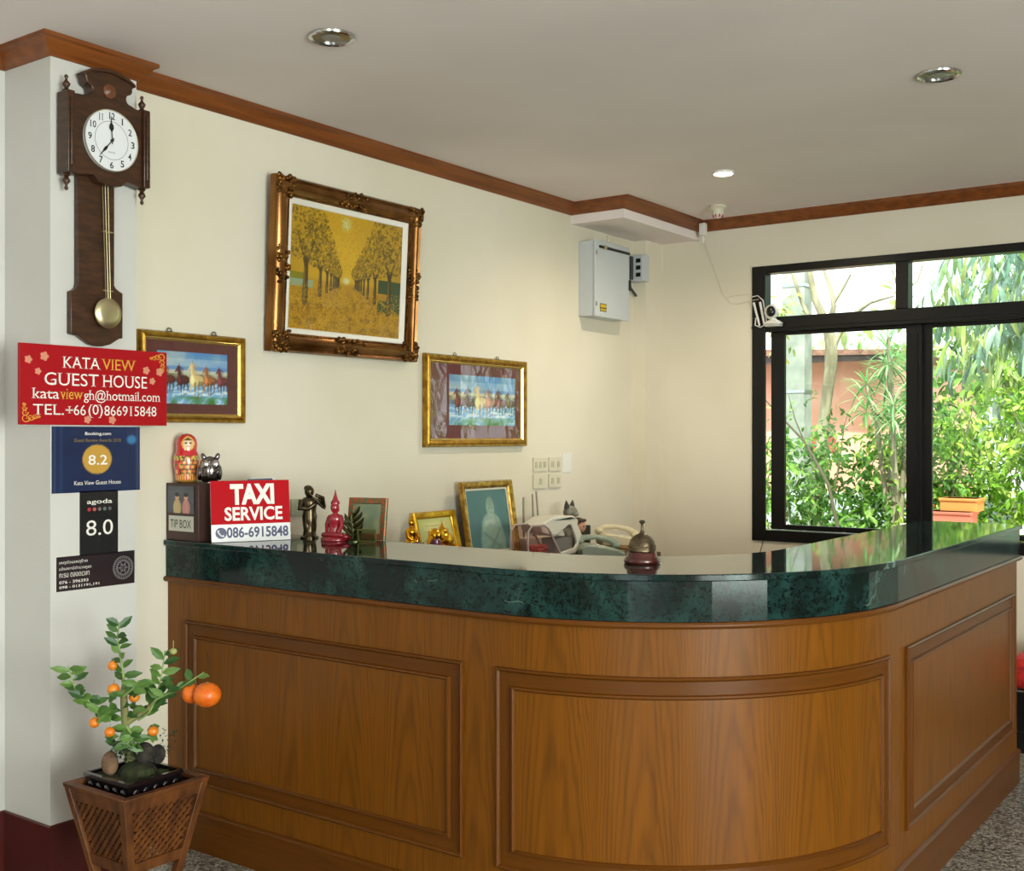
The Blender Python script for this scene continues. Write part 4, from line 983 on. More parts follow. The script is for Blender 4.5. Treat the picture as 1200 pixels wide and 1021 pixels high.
c3 = c+Vector((0, 0, .075)); m = MB(); m.ell(c3+Vector((0, .010, .075)), (.040, .060, .042), 18, 12)
for dx in (-.020, .020):
    for dy in (-.026, .046): m.tube([c3+Vector((dx, dy, .06)), c3+Vector((dx, dy, 0))], [.017, .015], 12)
m.ell(c3+Vector((0, -.050, .100)), (.030, .030, .034), 16, 10)
m.tube([c3+Vector((0, -.074, .095)), c3+Vector((.004, -.092, .072)), c3+Vector((.008, -.094, .045)), c3+Vector((.012, -.084, .030))], [.014, .011, .008, .006], 10)
bd = part('body', m, gold, el, smooth=60)
for s in (-1, 1):
    m = MB(); m.ell(c3+Vector((.030*s, -.038, .102)), (.006, .022, .026), 12, 8); part('ear', m, gold, bd, smooth=60)
    m = MB(); m.tube([c3+Vector((.012*s, -.076, .080)), c3+Vector((.016*s, -.096, .078))], [.004, .002], 6); part('tusk', m, offwhite, bd)
m = MB(); m.ell(c3+Vector((0, .005, .118)), (.024, .032, .014), 14, 8); m.lathe([(.018, .122), (.014, .135), (.006, .142), (.003, .155), (.001, .168)], c3, 12); part('howdah', m, gold, bd, smooth=50)
m = MB()
for k in range(14):
    m.ell(c3+Vector((.036, .062+.004*k*.5, .045-.002*k)), (.008, .008, .012), 8, 5) if k < 5 else m.ell(c3+Vector((.02+.01*math.sin(k), -.02+.012*(k-5), .02+.008*math.cos(k*2))), (.007, .007, .008), 7, 5)
part('garland', m, gold, bd, smooth=60)
# certificate frame and monk portrait: lean against the wall
def leaning(name, label, cat, y0, w, h, xb, lean, fw, prof, fm, inner_m):
    A = Matrix(((0, -math.sin(lean), math.cos(lean), xb), (1, 0, 0, y0), (0, math.cos(lean), math.sin(lean), ZC+.001), (0, 0, 0, 1)))
    t = thing(name, label, cat, (xb, y0+w/2, ZC)); m = MB(A); m.frame(0, 0, w, h, prof); f = part('frame', m, fm, t, smooth=40)
    m = MB(A); m.box(.004, w-.004, .004, h-.004, -.004, .001); part('backing', m, planter_wood, t)
    return t, A
yellow_gold = noisy(mat('yellow_gold_frame', 'D7A51E', .25, metal=.75), 'C48E14', 'E8BC3A', 25, 3)
t, A = leaning('certificate_frame', 'bright gold framed yellow green certificate leaning on the wall, lower left of the portrait', 'picture frame', 4.00, .31, .262, .085, math.radians(14), .03, [(0, 0), (0, .014), (.006, .020), (.014, .016), (.026, .012), (.032, .004), (.032, 0)], yellow_gold, None)
im = Img(60, 50, (.82, .80, .50)); im.put(im.noise(3, 6), (.70, .72, .36), .8); im.rect(.3, .12, .8, .5, (.88, .82, .56), .6)
for k in range(7): im.rect(.22, .18+k*.07, .78-.05*(k % 3), .195+k*.07, (.62, .58, .36), .6)
im.rect(.1, .85, .9, .95, (.80, .86, .20), .8)
mb = MB(A); im.mesh(mb, .030, .030, .280, .232, .003); part('print', mb, vcol_mat('certificate_print', .3, coat=.3), t, recalc=False)
gold_dark = noisy(mat('old_gold_frame', 'B8923A', .3, metal=.75), '8A6220', 'D0AA52', 35, 3, bump=.2, bscale=120)
t, A = leaning('portrait_frame', 'gold framed teal portrait of a seated white robed figure leaning on the wall', 'picture frame', 4.325, .420, .392, .105, math.radians(9), .045, [(0, 0), (0, .018), (.006, .026), (.020, .022), (.030, .014), (.036, .004), (.036, 0)], gold_dark, None)
m = MB(A); m.frame(.034, .034, .386, .358, [(0, .001), (0, .006), (.010, .006), (.010, .001)]); part('mount', m, mat('mount_white', 'D8D2BC', .5), t)
im = Img(90, 84, (.30, .46, .46)); im.put(im.fbm(4), (.22, .38, .40), .8)
im.ell(.55, .88, .28, .40, (.55, .66, .60), .9); im.ell(.55, .60, .22, .20, (.60, .70, .63), .9); im.ell(.56, .30, .085, .15, (.62, .70, .62), .95, soft=.3); im.ell(.56, .20, .07, .07, (.50, .58, .52), .8)
im.ell(.535, .30, .015, .02, (.35, .45, .42), .8); im.ell(.60, .30, .013, .02, (.35, .45, .42), .8); im.line(.55, .38, .60, .38, .006, .006, (.38, .46, .42), .8); im.line(.42, .55, .62, .50, .04, .03, (.72, .78, .70), .8); im.ell(.60, .52, .05, .05, (.70, .76, .68), .9); im.line(.35, .7, .7, .95, .02, .02, (.42, .54, .50), .8); im.line(.75, .65, .5, .95, .02, .02, (.42, .54, .50), .8)
im.put(im.fbm(14)*.4, (.30, .44, .44))
mb = MB(A); im.mesh(mb, .042, .042, .378, .350, .0025); part('portrait_print', mb, vcol_mat('portrait_print', .4, coat=.15), t, recalc=False)
# wireless router with antennas
ro = thing('wireless_router', 'pale router with three upright antennas behind the paper tray', 'router', (.15, 4.83, ZC))
m = MB(); m.box(.04, .15, 4.76, 4.95, ZC, ZC+.09); bd = part('body', m, offwhite, ro, bevel=.006)
for y, z1, dy in ((4.79, 1.180, -.004), (4.880, 1.194, -.012), (4.935, 1.206, -.034)):
    m = MB(); m.tube([(.11, y, ZC+.085), (.11, y+dy, z1)], [.0065, .005], 8); part('antenna', m, mat('antenna_taupe', 'A39B84', .4), bd, smooth=60)
# paper tray / letter stand
tr = thing('paper_tray', 'white plastic angled paper tray on the desk left of the cat figurine', 'paper tray', (.40, 4.75, ZC))
tw = mat('tray_white', 'DAD5C8', .3)
YM = Matrix(((1, 0, 0, 0), (0, 1, 0, 0), (0, 0, 1, 0), (0, 0, 0, 1)))
m = MB(onleft(.235)); m.prism([(4.58, 1.055), (4.70, 1.095), (4.88, 1.090), (4.93, 1.065), (4.925, 1.035), (4.84, 1.045), (4.74, 1.00), (4.70, 1.0), (4.60, 1.02)], 0, .12); lid = part('lid', m, tw, tr, bevel=.006)
m = MB(onleft(.3555)); m.prism([(4.70, 1.076), (4.86, 1.084), (4.905, 1.074), (4.84, 1.072)], 0, .002); part('slot', m, ink, lid)
for xx in (.235, .343):
    m = MB(onleft(xx)); m.prism([(4.86, 1.05), (4.92, 1.045), (4.965, .985), (4.975, .92), (4.95, .885), (4.76, .885), (4.73, .905), (4.78, .912), (4.90, .925), (4.92, .95), (4.90, .99)], 0, .012); part('side_wing', m, tw, tr, bevel=.003)
m = MB(); m.box(.235, .355, 4.72, 4.95, ZC, ZC+.02); part('tray_floor', m, tw, tr, bevel=.003)
m = MB(); m.box(.255, .335, 4.74, 4.90, ZC+.021, ZC+.10); part('paper_block', m, mat('dark_interior', '77706A', .6), tr)
bs = thing('plastic_basket', 'translucent mauve plastic basket with red things inside beside the portrait frame', 'basket', (.42, 4.50, ZC))
cl = glass_mat('clear_plastic', (.93, .88, .88), 1.45, .15)
m = MB(onleft(.32)); arch = [(4.40, .885), (4.385, .98), (4.39, 1.045), (4.42, 1.07), (4.52, 1.068), (4.56, 1.05), (4.60, 1.0), (4.68, .90), (4.68, .885)]
m.prism(arch, 0, .006); m.prism(arch, .09, .096); sd = part('side', m, cl, bs)
m = MB(onleft(.32)); 
m.tube([(u, v, .098) for u, v in arch], .005, 8); m.tube([(u, v, -.002) for u, v in arch], .005, 8); part('rim', m, mat('mauve_plastic', 'B7A6A2', .3), bs, smooth=60)
m = MB(); m.box(.32, .416, 4.41, 4.67, ZC, ZC+.008); part('floor', m, mat('mauve_plastic2', 'A89894', .3), bs)
rr = random.Random(4)
rc = thing('red_trinkets', 'bright red small packets lying inside the mauve basket', 'packets', (.46, 4.53, ZC+.008)); m = MB()
m.box(.345, .40, 4.47, 4.60, ZC+.009, ZC+.070, R=rotz(.3)); m.ell((.37, 4.50, ZC+.075), (.03, .04, .018), 10, 6); m.ell((.375, 4.57, ZC+.07), (.03, .04, .02), 10, 6); part('packet', m, mat('packet_red', 'B5121C', .35), rc, bevel=.002)
# cat figurine
cat = thing('cat_figurine', 'grey pottery cat head figurine behind the paper tray', 'figurine', (.26, 4.93, ZC)); cg = noisy(mat('grey_pottery', '7C776C', .5), '575248', '9A9588', 25, 3)
c = Vector((.17, 5.13, ZC)); m = MB(); m.lathe([(.05, 0), (.055, .03), (.052, .10), (.040, .15), (.026, .18)], c, 20); bd = part('body', m, cg, cat, smooth=60)
m = MB(); m.ell(c+Vector((.005, 0, .205)), (.038, .042, .036), 18, 12); m.ell(c+Vector((.036, .012, .195)), (.014, .018, .013), 10, 7); hd = part('head', m, cg, bd, smooth=60)
for s in (-1, 1):
    m = MB(); e = c+Vector((0, .024*s, .228)); m.lathe([(.017, 0), (.013, .018), (.006, .034), (.001, .044)], e, 8, M=rotx(-.20*s)); part('ear', m, mat('dark_ear', '3E3A34', .5), hd, smooth=30)
    m = MB(); m.ell(c+Vector((.034, .016*s+.004, .212)), (.004, .007, .004), 8, 5); part('eye', m, ink, hd)
# girl doll
gd = thing('girl_doll', 'small brown haired doll figure between the cat and the phones', 'doll', (.34, 5.03, ZC)); c = Vector((.285, 5.05, ZC))
m = MB(); m.lathe([(.040, 0), (.042, .02), (.030, .07), (.022, .095), (.010, .105)], c, 18); m.tube([c+Vector((.01, -.02, .09)), c+Vector((.035, -.022, .06)), c+Vector((.045, 0, .07))], [.009, .008, .006], 8); m.tube([c+Vector((.01, .02, .09)), c+Vector((.035, .022, .06)), c+Vector((.045, .004, .07))], [.009, .008, .006], 8)
part('dress', m, mat('brown_dress', '5A4434', .6), gd, smooth=60)
m = MB(); m.ell(c+Vector((.004, 0, .140)), (.032, .032, .034), 16, 11); m.ell(c+Vector((.036, 0, .134)), (.004, .005, .004), 6, 5); hd = part('head', m, mat('doll_skin', 'D09A7C', .5), gd, smooth=60)
m = MB(); m.ell(c+Vector((-.008, 0, .154)), (.034, .037, .034), 16, 11); m.ell(c+Vector((.02, 0, .172)), (.018, .028, .010), 12, 7); part('hair', m, mat('doll_hair', '3E2A1C', .6), hd, smooth=60)
for s in (-1, 1):
    m = MB(); m.ell(c+Vector((.034, .011*s, .142)), (.004, .004, .005), 8, 5); part('eye', m, ink, hd)
# phones
def phone(label, x, y, ang, col, z0):
    M0 = Matrix.Translation((x, y, z0)) @ Matrix.Rotation(ang, 4, 'Z')
    t = thing('desk_telephone', label, 'telephone', (x, y, z0), ang); mt = mat('phone_'+col, col, .3)
    YZ = M0 @ Matrix(((0, 0, 1, 0), (1, 0, 0, 0), (0, 1, 0, 0), (0, 0, 0, 1)))
    m = MB(YZ); m.prism([(-.11, 0), (-.115, .04), (-.09, .065), (-.05, .062), (.08, .038), (.115, .018), (.118, 0)], -.085, .085); b = part('base', m, mt, t, bevel=.008)
    m = MB(YZ); m.box(-.02, .09, .048, .058, -.01, .075) if False else None
    m = MB(M0)
    for i in range(3):
        for j in range(4): m.box(-.002+i*.024, .016+i*.024, -.025+j*.027, -.007+j*.027, .046-.0075*j, .0605-.0075*j)
    part('keypad', m, mat('key_'+col, 'C9C9BE', .4), b, bevel=.001)
    m = MB(YZ); m.tube([(-.105, .070, -.052), (-.075, .090, -.052), (-.01, .094, -.052), (.06, .078, -.052), (.105, .052, -.052)], [.020, .016, .013, .015, .019], 12); m.ell((-.098, .070, -.052), (.026, .020, .026), 12, 8); m.ell((.10, .048, -.052), (.026, .018, .026), 12, 8); part('handset', m, mt, t, smooth=60)
    m = MB(YZ); pts = [(.11+.012*math.cos(i*.9)*0, .02, -.06) for i in range(1)]
    m.tube([(.110+.010*i/60+.006*math.cos(i*1.1), .020+.006*math.sin(i*1.1), -.06+.0018*i) for i in range(60)], .0018, 5); part('cord', m, mt, t, smooth=60)
phone('grey green desk telephone, the nearer one, on the desk behind the counter', .45, 4.985, -.80, '8F9A88', ZC)
bt = thing('tan_box', 'flat tan brown box under the cream telephone', 'box', (.36, 5.34, ZC)); m = MB(); m.box(.30, .56, 5.14, 5.345, ZC, ZC+.035, R=rotz(0)); part('carton', m, mat('tan_card', 'A07A4A', .6), bt, bevel=.002)
phone('cream desk telephone standing on the flat tan box', .42, 5.235, -.80, 'CFC3A2', ZC+.036)
pb = thing('pen_box', 'small black box beside the telephones against the wall', 'box', (.2, 5.17, ZC)); m = MB(); m.box(.10, .18, 5.22, 5.33, ZC, ZC+.125); part('body', m, black_plastic, pb, bevel=.003)
# red stool glimpsed at the right edge
rs = thing('cushion_stool', 'black stool with a bright red cushion at the right edge by the window wall', 'stool', (2.50, 5.95, 0))
m = MB()
for sx in (-1, 1):
    for sy in (-1, 1): m.box(2.50+sx*.19-.02, 2.50+sx*.19+.02, 5.95+sy*.19-.02, 5.95+sy*.19+.02, 0, .12)
part('leg', m, black_plastic, rs)
m = MB(); m.box(2.272, 2.728, 5.722, 6.178, .10, .30); part('seat_box', m, black_plastic, rs, bevel=.01)
m = MB(); m.box(2.262, 2.738, 5.712, 6.188, .30, .46); part('cushion', m, noisy(mat('red_cushion', 'B3150F', .7), '8E0E0A', 'D6241A', 30, 4, bump=.4), rs, bevel=.05, bseg=4)
# ------------------------------------------------------------------ planter stand
PCX, PCY = .538, 2.135
pl = thing('lattice_planter', 'brown wooden planter stand with lattice sides and splayed legs beside the counter', 'planter', (PCX, PCY, 0))
def hs(z): return .150-(.45-z)*.197
m = MB()
def ringbox(mb, z0, z1, t, extra=0):
    for k in range(4):
        R = Matrix.Rotation(k*PI/2, 4, 'Z'); T = Matrix.Translation((PCX, PCY, 0)) @ R
        mb2 = MB(T); a0, a1 = hs(z0)+extra, hs(z1)+extra
        P = [(-a0, -a0, z0), (a0, -a0, z0), (a1, -a1, z1), (-a1, -a1, z1)]
        Q = [(-a0+t, -a0+t, z0), (a0-t, -a0+t, z0), (a1-t, -a1+t, z1), (-a1+t, -a1+t, z1)]
        i = [mb2.v(p) for p in P]; j = [mb2.v(p) for p in Q]
        mb2.f(*i); mb2.f(*j[::-1])
        for n in range(4): n2 = (n+1) % 4; mb2.f(i[n], j[n], j[n2], i[n2])
        b = len(mb.V); mb.V += mb2.V; mb.F += [tuple(x+b for x in f) for f in mb2.F]
ringbox(m, .436, .450, .026, .004); part('rim', m, planter_wood, pl, bevel=.002)
m = MB(); ringbox(m, .402, .436, .014); part('top_rail', m, planter_wood, pl)
m = MB(); ringbox(m, .205, .238, .014, .001); part('bottom_rail', m, planter_wood, pl)
for sx, sy in ((1, -1), (1, 1), (-1, 1), (-1, -1)):
    m = MB(); R = []
    for z in (.437, 0.0):
        a = hs(z)+.003; w = .026
        xs = [a*sx, (a-w)*sx]; ys = [a*sy, (a-w)*sy]
        R.append([m.v((PCX+x, PCY+y, z)) for x, y in ((xs[0], ys[0]), (xs[1], ys[0]), (xs[1], ys[1]), (xs[0], ys[1]))])
    m.rings(R); part('leg', m, mat('leg_wood', '93602C', .45) if False else planter_wood, pl, bevel=.002)
for k in range(4):
    T = Matrix.Translation((PCX, PCY, 0)) @ Matrix.Rotation(k*PI/2, 4, 'Z'); m = MB(T)
    def onface(u, z, d): return (u, -hs(z)+.006+d, z)
    zb, zt = .238, .402
    def slat(c, s, d):
        # slat along u = c + s*(z-zb), clipped to the panel between the legs
        ok = [zb+(zt-zb)*i/24 for i in range(25)]; ok = [z for z in ok if abs(c+s*(z-zb)) < hs(z)-.024]
        if len(ok) < 3: return
        z0, z1 = ok[0], ok[-1]; w = .0075; P = []
        for z in (z0, z1):
            u = c+s*(z-zb); P.append([m.v(onface(u-w, z, d)), m.v(onface(u+w, z, d)), m.v(onface(u+w, z, d+.004)), m.v(onface(u-w, z, d+.004))])
        m.rings(P)
    for i in range(-9, 10): slat(-.02+i*.026, 1.0, 0); slat(.02+i*.026, -1.0, .0045)
    part('lattice_panel', m, planter_wood, pl)
m = MB(); a = hs(.36)-.014; m.box(PCX-a, PCX+a, PCY-a, PCY+a, .380, .392); part('shelf', m, planter_wood, pl)
# ------------------------------------------------------------------ bonsai citrus
Rv = Vector((.8104, .5858, 0)); Fv = Vector((-.5858, .8104, 0)); O = Vector((.53, 2.13, .45))
def PL(u, v, d=0): return O + Rv*((u-157)*.002609) + Fv*d + Vector((0, 0, (912.9-v)*.002609))
bz = thing('bonsai_citrus', 'small citrus bonsai with green leaves and little oranges in a black tray on the planter', 'plant', (.53, 2.13, .38))
tz = .3925
m = MB()
x0, x1, y0, y1 = .53-.098, .53+.098, 2.13-.088, 2.13+.088
m.box(x0, x1, y0, y1, tz+.012, tz+.020)
for a in ((x0-.008, x1+.008, y0-.008, y0), (x0-.008, x1+.008, y1, y1+.008), (x0-.008, x0, y0, y1), (x1, x1+.008, y0, y1)): m.box(a[0], a[1], a[2], a[3], tz+.012, tz+.080)
m.box(x0-.013, x1+.013, y0-.013, y0-.001, tz+.072, tz+.084); m.box(x0-.013, x1+.013, y1+.001, y1+.013, tz+.072, tz+.084); m.box(x0-.013, x0-.001, y0, y1, tz+.072, tz+.084); m.box(x1+.001, x1+.013, y0, y1, tz+.072, tz+.084)
for sx in (x0, x1-.02):
    for sy in (y0, y1-.02): m.box(sx, sx+.02, sy, sy+.02, tz, tz+.013)
for k in range(5):
    m.ell((x1+.010, y0+.02+k*.035, tz+.045), (.005, .012, .018), 8, 5); m.ell((x0+.02+k*.04, y0-.010, tz+.045), (.014, .005, .018), 8, 5)
tray = part('tray_pot', m, mat('black_lacquer', '0F0B0E', .15, coat=.6), bz, bevel=.001)
m = MB(); rr = random.Random(2)
n = 16; ids = [[m.v((x0+.001+(x1-x0-.002)*i/n, y0+.001+(y1-y0-.002)*j/n, tz+.070+rr.uniform(-.004, .006))) for i in range(n+1)] for j in range(n+1)]
for j in range(n):
    for i in range(n): m.f(ids[j][i], ids[j][i+1], ids[j+1][i+1], ids[j+1][i])
m.ell((.53, 2.145, tz+.062), (.066, .058, .050), 18, 10)
part('soil', m, noisy(mat('mossy_soil', '2C2E16', .9), '20180E', '34431A', 40, 3), tray, recalc=False)
m = MB()
for (u, v, d, r) in ((131, 893, -.015, .027),): m.ell(PL(u, v, d), (r, r*.9, r*1.35), 16, 12)
part('stone', m, noisy(mat('brown_stone', '7A5C44', .8), '5E4634', '8C6C52', 20, 4, bump=.3), bz, smooth=60)
m = MB(); m.ell(PL(168, 884, .01), (.036, .030, .034), 14, 10); m.ell(PL(183, 886, .02), (.024, .022, .030), 12, 9); part('rock', m, noisy(mat('dark_rock', '2E2A26', .9), '1E1B18', '4A423A', 30, 5, bump=.6), bz, smooth=60)
bark = noisy(mat('green_bark', '7A7A44', .7), '5E5A34', '8C8E54', 30, 4, stretch=(1, 1, .3), bump=.2)
twig = noisy(mat('green_twig', '7E9656', .6), '6B8448', '94AA66', 20, 2)
m = MB(); m.tube([PL(152, 892), PL(149, 870), PL(147, 850), PL(146, 830), PL(145, 812), PL(147, 800)], [.014, .0105, .011, .0115, .011, .009], 10)
m.tube([PL(148, 848), PL(160, 840, .01), PL(172, 832, .02), PL(178, 818, .02)], [.009, .009, .008, .005], 8); tk = part('trunk', m, bark, bz, smooth=60)
BR = {'top': [PL(146, 805), PL(144, 785), PL(140, 762), PL(138, 745), PL(140, 729)],
      'left': [PL(146, 843), PL(128, 841, -.01), PL(115, 828, -.02), PL(104, 816, -.02), PL(92, 808, -.02), PL(87, 792, -.02), PL(83, 779, -.02)],
      'r1': [PL(160, 845, .01), PL(172, 838, .02), PL(180, 822, .02), PL(183, 812, .02), PL(187, 790, .025), PL(190, 765, .03)],
      'r2': [PL(178, 826, .0), PL(186, 818, -.01), PL(200, 811, -.02), PL(218, 802, -.03), PL(243, 785, -.04)],
      'mid': [PL(146, 815, -.01), PL(158, 806, -.02), PL(166, 796, -.02)], 'low': [PL(150, 850, -.01), PL(160, 862, -.03), PL(150, 872, -.04)]}
for k, p in BR.items():
    m = MB(); m.tube(p, [.0045-.003*i/len(p) for i in range(len(p))], 7); part('branch', m, twig, tk, smooth=60)
def leaf(mb, base, d, nrm, L, W, c, bend=.15, segs=3):
    d = d.normalized(); s = d.cross(nrm)
    if s.length < 1e-4: s = d.cross(Vector((1, 0, 0)))
    s.normalize(); nn = s.cross(d)
    mid = []; lf = []; rt = []
    mb.c = c
    for i in range(segs+1):
        t = i/segs; w = W*math.sin(PI*min(1, t*.96+.02))**.8; p = base+d*(L*t)-nn*(bend*L*t*t)
        mid.append(mb.v(p)); lf.append(mb.v(p+s*w*.5+nn*w*.12)); rt.append(mb.v(p-s*w*.5+nn*w*.12))
    for i in range(segs):
        mb.f(mid[i], mid[i+1], lf[i+1], lf[i]); mb.f(rt[i], rt[i+1], mid[i+1], mid[i])
    mb.c = None
GL = [lin(x)[:3] for x in ('527A34', '3E682C', '628A3C', '345A28', '4A7034', '6E9248')]
m = MB(); rr = random.Random(11)
def along(p, t):
    x = t*(len(p)-1); i = min(int(x), len(p)-2); return p[i].lerp(p[i+1], x-i), (p[i+1]-p[i]).normalized()
for k, cnt in (('top', 15), ('left', 22), ('r1', 22), ('r2', 12), ('mid', 12), ('low', 14)):
    for i in range(cnt):
        b, t = along(BR[k], .10+.9*i/cnt); side = Rv*(1 if i % 2 else -1)*rr.uniform(.6, 1.1)+Vector((0, 0, rr.uniform(-.3, .7)))+Fv*rr.uniform(-.8, .5)+t*.3
        leaf(m, b, side, -Fv+Vector((0, 0, rr.uniform(.1, .9)))+Rv*rr.uniform(-.4, .4), rr.uniform(.036, .056), rr.uniform(.020, .028), rr.choice(GL), rr.uniform(0, .4))
for i in range(26):
    b = PL(150+rr.uniform(-28, 34), 848+rr.uniform(-40, 24), rr.uniform(-.03, .03)); leaf(m, b, Vector((rr.uniform(-1, 1), rr.uniform(-1, 1), rr.uniform(-.7, .5))), -Fv+Vector((0, 0, .6)), .042, .022, rr.choice(GL), .3)
leafm = vcol_mat('citrus_leaf', .4, trans=.25); part('leaves', m, leafm, bz, recalc=False)
m = MB(); m.c = None
for i in range(420):
    a = rr.uniform(0, 6.28); r = .05*rr.random()**.5; b = PL(150, 880)+Vector((r*math.cos(a)*1.1, r*math.sin(a), rr.uniform(-.02, .035))); 
    leaf(m, b, Vector((rr.uniform(-1, 1), rr.uniform(-1, 1), rr.uniform(-.2, 1))), Vector((0, 0, 1)), .012, .007, lin(rr.choice(('2E4A24', '3A5A2C', '22381C', '4C6A34')))[:3], .2, 2)
part('moss_tuft', m, leafm, bz, recalc=False); m = MB()
for i in range(60):
    b = PL(192+rr.uniform(-8, 12), 868+rr.uniform(-10, 22), .02+rr.uniform(-.01, .01)); leaf(m, b, Vector((rr.uniform(-1, 1), rr.uniform(-1, 1), rr.uniform(-.2, 1))), Vector((0, 0, 1)), .012, .006, lin('2E4028')[:3], .2, 2)
part('small_sprig', m, leafm, bz, recalc=False)
orange = noisy(mat('orange_peel', 'E8811A', .35, coat=.3), 'E0760F', 'F09428', 30, 3, bump=.12, bscale=220)
deep = noisy(mat('mandarin_peel', 'E2680E', .4, coat=.1), 'D85C08', 'EA781C', 30, 3, bump=.12, bscale=220)
for u, v, d, r in ((115, 844, -.03, .0165), (134, 854, -.04, .0160), (182, 855, -.02, .0160), (133, 808, .0, .0185), (156, 818, .01, .0165), (131, 781, .01, .0155)):
    m = MB(); m.ell(PL(u, v, d), (r, r, r*.95), 20, 14); f = part('fruit', m, orange, bz, smooth=60)
    m = MB(); m.tube([PL(u, v, d)+Vector((0, 0, r*.9)), PL(u+1, v, d)+Vector((0, 0, r*1.5))], .0012, 5); part('fruit_stalk', m, twig, f)
for u, v, d, r, q in ((247.5, 810.5, -.045, .0420, .037), (227, 811, -.02, .030, .030)):
    m = MB(); m.ell(PL(u, v, d), (r, r, q), 28, 18); f = part('big_fruit', m, deep, bz, smooth=60)
    m = MB(); m.ell(PL(u, v, d)+Vector((0, 0, q*.97)), (.006, .006, .003), 8, 5); part('calyx', m, twig, f)
m = MB(); m.ell(PL(201, 765, .02), (.0115, .0115, .010), 14, 9); m.tube([PL(190, 766, .03), PL(201, 762, .02), PL(201, 752, .02)], .0012, 5); part('bud', m, mat('green_fruit', 'A3A567', .5), bz, smooth=60)
# ------------------------------------------------------------------ garden outside the window
m = MB(); m.box(-14, 16, BW+.3, 26, -.3, -.12); struct('ground', m, noisy(mat('garden_soil', '6B6A45', .9), '4E5A30', '8A7E58', 3, 4))
m = MB(); m.box(-6, 8, 10.05, 10.15, -.12, .98); struct('wall_garden', m, noisy(mat('garden_wall', 'C9D2D2', .8), 'B4C0C0', 'DDE4E2', 3, 4))
def foliage(mb, n, box, L, W, cols, droop=.3, seed=1, ell=True, bend=.3, segs=3, up=.3):
    r = random.Random(seed); x0, x1, y0, y1, z0, z1 = box; cx, cy, cz = (x0+x1)/2, (y0+y1)/2, (z0+z1)/2
    C_ = [lin(c)[:3] for c in cols]
    k = 0
    # leaves are carried in sprays of eight along short twigs
    while k < n:
        x, y, z = r.uniform(x0, x1), r.uniform(y0, y1), r.uniform(z0, z1)
        if ell and ((x-cx)/(x1-cx))**2+((y-cy)/(y1-cy))**2+((z-cz)/(z1-cz))**2 > 1: continue
        d = Vector((r.uniform(-1, 1), r.uniform(-1, 1), r.uniform(-.6, .8)-droop)).normalized(); c = r.choice(C_)
        for j in range(8):
            b = Vector((x, y, z))+d*(L*.45*j); s = Vector((r.uniform(-1, 1), r.uniform(-1, 1), r.uniform(-.5, .8)-droop*1.4)); f = .42+.75*r.random()  # random leaf tone, range pushed darker to paint garden shade into the colours
            leaf(mb, b, s+d*.6, Vector((r.uniform(-.5, .5), r.uniform(-1, .3), up+r.random())), L*(.7+.5*r.random()), W*(.7+.5*r.random()), tuple(v*f for v in c), bend, segs)
        k += 8
gleaf = vcol_mat('garden_leaf', .45, trans=.45)
barkg = noisy(mat('grey_bark', '8C8468', .8), '6E6850', 'A8A084', 12, 4, stretch=(1, 1, .3), bump=.3)
tr = thing('garden_tree', 'bare forked tree trunk outside the left window pane', 'tree', (.05, 9, -.12))
m = MB(); m.tube([(.02, 9, -.12), (.08, 9, .9), (.13, 9, 1.57), (.165, 9, 1.85), (.195, 9, 2.05), (.20, 9, 2.25), (.155, 9, 2.42), (.06, 9, 2.62), (.0, 9, 2.95)], [.07, .055, .046, .046, .050, .052, .035, .028, .02], 10)
m.tube([(.20, 9, 2.18), (.27, 9, 2.33), (.36, 9, 2.46), (.52, 9, 2.56), (.70, 9, 2.60)], [.03, .022, .018, .012, .008], 8)
m.tube([(.17, 9, 2.35), (.22, 9, 2.55), (.20, 9, 2.68), (.14, 9, 2.85)], [.03, .022, .018, .012], 8); m.tube([(.22, 9, 2.58), (.30, 9, 2.70), (.36, 9, 2.80)], [.016, .012, .008], 8)
m.tube([(.05, 9, 2.4), (-.05, 9, 2.6), (-.15, 9, 2.9)], [.02, .016, .012], 8); m.tube([(.62, 9.1, 2.4), (.72, 9.1, 2.62), (.66, 9.1, 2.82)], [.012, .009, .006], 7); m.tube([(.72, 9.1, 2.62), (.86, 9.1, 2.72), (.9, 9.1, 2.85)], [.009, .007, .005], 7)
part('trunk', m, barkg, tr, smooth=60)
m = MB(); foliage(m, 90, (-.5, -.2, 9.0, 9.3, 2.3, 2.65), .09, .035, ('B7C77A', 'D8D070', '9DB36A'), seed=3); part('foliage', m, gleaf, tr, recalc=False)
po = thing('concrete_post', 'pale grey concrete post standing outside behind the left window pane', 'post', (-.53, 10.3, -.12)); m = MB(); m.box(-.72, -.50, 10.2, 10.4, -.12, 3.6); q = part('shaft', m, noisy(mat('pale_concrete', '8E948A', .85), '7E857A', 'A0A69A', 5, 5), po, bevel=.01)
for z in (.9, 1.9, 2.9):
    m = MB(); m.box(-.725, -.495, 10.195, 10.405, z, z+.03); part('band', m, steel, q)
hu = thing('neighbour_house', 'pink walled neighbour house with brown tiled eave beyond the garden', 'house', (-2.6, 15, -.12))
m = MB(); m.box(-5.5, -.85, 14, 18, -.12, 2.56); wl = part('wall', m, noisy(mat('pink_wall', 'E9A98F', .8), 'E09C82', 'F0B69E', 2, 3), hu)
m = MB(onback(0, 14, 0)); m.prism([(-5.9, 2.72), (-5.9, 2.60), (-.72, 2.46), (-.66, 2.52)], -4.4, .55); rf = part('roof', m, noisy(mat('brown_tile', '7E5A48', .7), '6A4838', '94705C', 12, 3), hu)
m = MB(); m.box(-5.8, -.72, 13.50, 13.54, 2.40, 2.50, R=None); part('fascia', m, mat('dark_fascia', '4A3A34', .6), rf)
